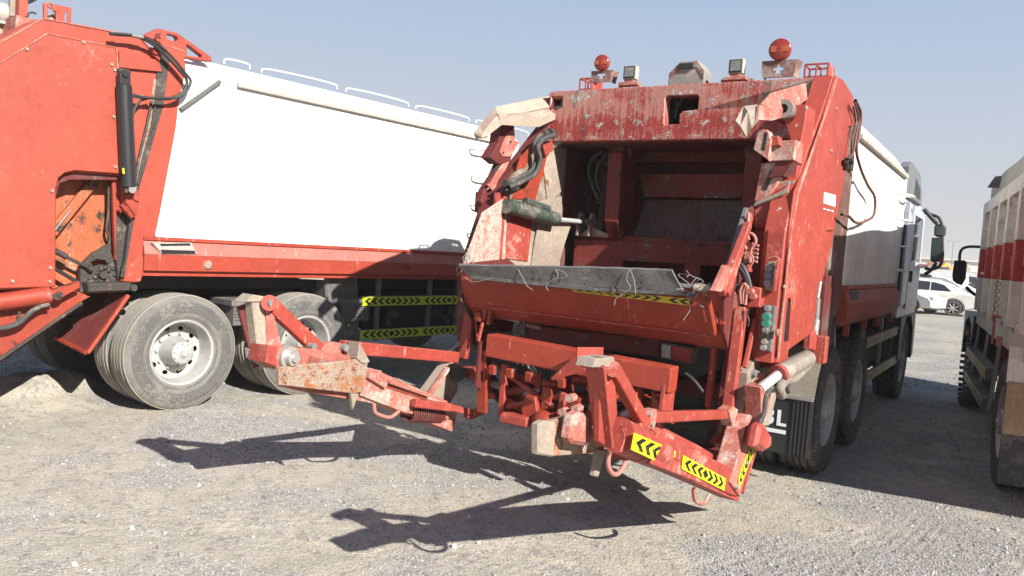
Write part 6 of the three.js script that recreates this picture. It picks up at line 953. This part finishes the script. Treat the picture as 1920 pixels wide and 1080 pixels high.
function car(kind, paint, label, category, p, turn, group) {
  const S = SHAPES[kind], g = thing(category === 'van' ? 'parked_van' : 'parked_car', label, category, p, turn, group), W = .88;
  const arch = (cx) => { const h = []; for (let k = 0; k <= 12; k++) { const t = Math.PI * k / 12; h.push([cx + Math.cos(t) * .39, .3 + Math.sin(t) * .39]); } return h; };
  const bx = [-1.38, 1.42];
  // body side profile with wheel arches cut out
  const pr = S.body.filter(([x, y]) => y > .25), low = [[1.42 + .39, .24], ...arch(1.42), [1.42 - .39, .2], [-1.38 + .39, .2], ...arch(-1.38), [-1.38 - .39, .24]];
  const prof = [...pr, ...low];
  mb().plZ(prof, -W, W, { bev: .07 }).build('body', paint, g);
  // cabin: narrower at the roof
  const rows = [[-W + .1, -W + .22], [W - .1, W - .22]].map(() => 0); const n = S.cab.length, top = Math.max(...S.cab.map((c) => c[1])), base = Math.min(...S.cab.map((c) => c[1]));
  const wid = (y) => W - .05 - .2 * (y - base) / (top - base);
  mb().sheet(S.cab.map(([x, y]) => [-1, -.6, 0, .6, 1].map((s) => [x, y + .02 * (1 - s * s), s * wid(y)])), .03, .7).build('roof', paint, g);
  for (const s of [-1, 1]) {
    const side = new MB(), c = S.cab, pos = []; for (let k = 1; k < c.length - 1; k++) for (const q of [c[0], c[k], c[k + 1]]) pos.push(q[0], q[1], s * wid(q[1])); const sg = new THREE.BufferGeometry(); sg.setAttribute('position', new THREE.Float32BufferAttribute(pos, 3)); sg.computeVertexNormals(); side.add(sg); side.build('cabin_side', paint, g);
    for (const w of S.win) { const q = w.map(([x, y]) => [x, y, s * (wid(y) + .006)]), pp = []; for (let k = 1; k < q.length - 1; k++) pp.push(...q[0], ...q[k], ...q[k + 1]); const wg = new THREE.BufferGeometry(); wg.setAttribute('position', new THREE.Float32BufferAttribute(pp, 3)); wg.computeVertexNormals(); mb().add(wg).build('side_window', M.glass, g); }
    for (const x of [-.5, .45]) mb().box(x - .55, .82, s * (W + .005), .18, .03, .02).build('door_handle', paint, g);
    mb().plX([[s * .5, .66], [s * .86, .7], [s * .84, .84], [s * .45, .8]], -S.L / 2 - .02, -S.L / 2 + .26, { bev: .02 }).build('tail_lamp', M.lampRed, g);
    mb().plX([[s * .5, .6], [s * .84, .64], [s * .82, .74], [s * .5, .7]], S.L / 2 - .25, S.L / 2 + .005, { bev: .02 }).build('headlight', M.sticker, g);
  }
  const c = S.cab, ww = (y) => wid(y) - .1; const pane = (a, b) => { const A = [a[0] + (b[0] - a[0]) * .1, a[1] + (b[1] - a[1]) * .1 + .025], B = [a[0] + (b[0] - a[0]) * .88, a[1] + (b[1] - a[1]) * .88 + .025]; return mb().sheet([[-1, 0, 1].map((s) => [A[0], A[1] + .018 * (1 - s * s), s * ww(A[1])]), [-1, 0, 1].map((s) => [B[0], B[1] + .018 * (1 - s * s), s * ww(B[1])])], .006); };
  pane(c[0], c[kind === 'saloon' ? 2 : 1]).build('rear_window', M.glass, g); pane(c[n - 1], c[n - 2]).build('windscreen', M.glass, g);
  for (const x of bx) for (const s of [-1, 1]) {
    const w = sub('wheel', g, [x, .325, s * (W - .09)]), rot = new THREE.Matrix4().makeRotationX(Math.PI / 2);
    mb().lathe([[.22, -.1], [.3, -.11], [.325, -.08], [.325, .08], [.3, .11], [.22, .1]], 28, rot).build('tyre', M.tyreDark, w);
    const r = mb(); r.lathe([[.225, .09], [.215, .1], [.2, .06], [.19, 0]], 24, rot); for (let k = 0; k < 7; k++) { const t = k * .8976; r.bar([0, 0, s * .085], [Math.cos(t) * .21, Math.sin(t) * .21, s * .095], .03, .045); } r.cyl([0, 0, s * .06], [0, 0, s * .1], .06); r.build('rim', M.rim, w);
    mb().cyl([0, 0, -.02], [0, 0, .02], .2, .2, 20).build('brake_disc', M.chassis, w);
  }
  mb().box(0, .5, 0, 3.2, .3, 1.4).build('underbody', M.chassis, g);
  return g;
}
const GP = (P) => P.map(([x, , z]) => [x, 0, z]);
{
  const c0 = [[18.111,0,-32.391]][0], t0 = Math.atan2(.55, -.83);
  // nose points away to the left; the rear wheel nearest the camera stands at c0
  const dir = [Math.cos(t0), -Math.sin(t0)]; const place = (p, ahead, side, t) => [p[0] + Math.cos(t) * ahead + Math.sin(t) * side, 0, p[2] - Math.sin(t) * ahead + Math.cos(t) * side];
  car('saloon', carPaint.white, 'white saloon car seen from the side between the two trucks', 'car', place([c0[0] + .12, 0, c0[2] + .06], 1.38, .8, t0), t0);
  const c1 = [[17.77,0,-34.41]][0]; car('saloon', carPaint.white, 'white saloon car mostly hidden by the garbage truck cab, its tail showing', 'car', [c1[0] - 1.3, 0, c1[2] + .2], t0 + 2.75);
  const c2 = [[25.134,0,-46.569]][0]; car('saloon', carPaint.white, 'white car parked behind the saloon, only bonnet and roof showing', 'car', [c2[0], 0, c2[2]], 2.2);
  const c3 = [[27.648,0,-51.723]][0]; car('estate', carPaint.silver, 'grey estate car in the second row beyond the white saloon', 'car', [c3[0], 0, c3[2] - 3], 2.5);
  const c4 = [[28.376,0,-49.585]][0]; car('van', carPaint.white, 'white van with a closed side in the second row', 'van', [c4[0], 0, c4[2] - 4], 2.55);
  const c5 = [[31.255,0,-52.264]][0]; car('saloon', carPaint.black, 'black car half hidden behind the dump truck mirror', 'car', [c5[0] + .3, 0, c5[2]], 2.3);
  const c6 = [[25.315,0,-49.428]][0]; car('estate', carPaint.white, 'white estate car with roof bars at the left end of the far row', 'car', [c6[0], 0, c6[2] - 2], 2.5);
  const c7 = [[37.793,0,-61.701]][0]; car('estate', carPaint.white, 'white estate car in the far row behind the dump truck', 'car', [c7[0], 0, c7[2] - 6], 2.5);
  const c8 = [[21.486,0,-43.177]][0]; car('saloon', carPaint.silver, 'silver car behind the cab of the garbage truck', 'car', [c8[0], 0, c8[2]], 2.4);
  // machines in the far yard: a yellow loader and orange excavators
  const mach = (label, p, turn, paint) => { const g = thing('excavator', label, 'excavator', p, turn); mb().box(0, .45, .9, 3.4, .8, .55).build('track', M.chassis, g); mb().box(0, .45, -.9, 3.4, .8, .55).build('track', M.chassis, g); mb().box(-.5, 1.45, 0, 2.8, 1.0, 2.3).box(-1.6, 1.6, 0, .7, 1.1, 2.2).build('body', paint, g); const c = mb().box(.6, 2.1, .6, 1.3, 1.5, 1.0).build('cab', paint, g); mb().box(.6, 2.3, .61, 1.32, .8, 1.02).build('cab_window', M.glass, c); mb().bar([.9, 1.7, -.4], [2.8, 3.3, -.4], .4, .5).bar([2.8, 3.3, -.4], [4.2, 2.2, -.4], .35, .4).build('boom', paint, g); mb().bar([4.2, 2.2, -.4], [4.0, .8, -.4], .3, .35).build('stick', paint, g); mb().plZ([[3.6, .8], [4.4, .8], [4.2, .1], [3.7, .2]], -.9, .1).build('bucket', M.chassis, g); };
  const m1 = [[50.986,0,-95.785]][0], s1 = 88 / Math.hypot(m1[0], m1[2]), pos = (px, r) => { const a = Math.atan2(px - 960, 1468); return [Math.sin(a) * r, 0, -Math.cos(a) * r]; };
  mach('yellow excavator standing in the far yard left of the light pole', pos(1748, 140), .4, carPaint.yellow); mach('orange excavator in the far yard behind the mirror', pos(1772, 150), 2.6, carPaint.orange); mach('orange excavator at the right end of the far yard', pos(1834, 145), .2, carPaint.orange); mach('dark red excavator beside the garbage truck mirror arm', pos(1733, 130), 2.9, carPaint.red);
  for (const [px, r, k, lab] of [[1757, 110, 'white', 'white van in the far yard below the light pole'], [1782, 105, 'white', 'white van in the far yard right of the light pole'], [1826, 115, 'sand', 'beige van in the far yard near the dump truck']]) car('van', carPaint[k], lab, 'van', pos(px, r), 2.7);
  // long shed with bays, and a wall behind it
  const far = pos(1790, 240), a0 = Math.atan2(1790 - 960, 1468), sh = thing('warehouse', 'long low white warehouse on the horizon', 'warehouse', far, -a0 + .12);
  mb().box(0, 2.6, -6, 160, 5.2, 12).build('wall', M.concrete, sh); mb().box(0, 5.4, -5.8, 161, .5, 13).build('roof', M.concrete, sh);
  for (let k = -13; k <= 13; k++) { mb().box(k * 4.4, 2.0, .05, 3.2, 3.4, .15).build('bay_door', k % 3 ? carPaint.white : M.canvas, sh); mb().box(k * 4.4 + 2.2, 2.6, .15, .35, 5.1, .3).build('pilaster', M.canvas, sh); }
  const wl = thing('boundary_wall', 'beige boundary wall below the far warehouse', 'wall', pos(1790, 200), -a0 + .12); mb().box(0, .9, 0, 160, 1.8, .2).build('panel', M.canvas, wl); mb().box(0, 1.85, 0, 160, .12, .3).build('coping', M.concrete, wl);
  // light poles
  for (const [px, r, h, lab] of [[1777, 190, 8.6, 'tall grey light pole with two lamp heads before the warehouse'], [1835, 220, 7.2, 'thin light pole to the right behind the dump truck mirror']]) { const g = thing('light_pole', lab, 'light pole', pos(px, r), -.5); mb().cyl([0, 0, 0], [0, h, 0], .14, .09, 10).build('pole', M.steel, g); mb().bar([-1.0, h, 0], [1.0, h, 0], .08).build('cross_arm', M.steel, g); for (const s of [-1, 1]) mb().box(s * .95, h - .05, .1, .5, .14, .3).build('lamp_head', M.steel, g); }
}

// ---------- single stones lying on the sand
{
  const R = rng(31), g0 = new THREE.IcosahedronGeometry(1, 1), p = g0.attributes.position, key = new Map();
  for (let i = 0; i < p.count; i++) { const s = [p.getX(i), p.getY(i), p.getZ(i)].map((v) => v.toFixed(2)).join(); if (!key.has(s)) key.set(s, .75 + R() * .4); const f = key.get(s); p.setXYZ(i, p.getX(i) * f, p.getY(i) * f * .7, p.getZ(i) * f * .85); } g0.computeVertexNormals();
  const G = boxUV(flat(g0)), pale = plain('pale stone', [.6, .58, .54], .9), grey = plain('grey stone', [.24, .23, .22], .9);
  const put = ([x, , z], s, m, label, group) => { const o = new THREE.Mesh(G, m); o.name = numbered('stone'); o.position.set(x, groundH(x, z) + s * .3, z); o.rotation.set(R(), R() * 6, R()); o.scale.set(s * 1.1, s, s); o.castShadow = o.receiveShadow = true; scene.add(o); tag(o, label, 'stone', group); };
  put([[-0.229,0,-4.392]][0], .02, pale, 'white stone at the lower edge of the right arm shadow, the larger of two'); put([[-0.092,0,-4.473]][0], .014, pale, 'small white stone right of the larger white one by the arm shadow');
  for (const q of [[-2.451,0,-4.011],[-2.106,0,-3.931],[-1.628,0,-4.001],[-1.773,0,-4.076],[-3.974,0,-6.165],[-3.356,0,-6.294],[-1.96,0,-5.973],[-0.457,0,-7.932]]) put(q, .014 + R() * .008, grey, 'small grey stone lying loose on the ground left of the arm shadows', 'loose stones on the ground at left');
  for (const q of [[-2.044,0,-4.32],[-2.069,0,-3.791]]) put(q, .016, pale, 'pale stone on the sandy ground in the lower left corner', 'pale stones at lower left');
}

// ---------- desert haze: only the far yard fades
scene.fog = new THREE.FogExp2(new THREE.Color(.62, .6, .58), .0013);

renderer.render(scene, camera);
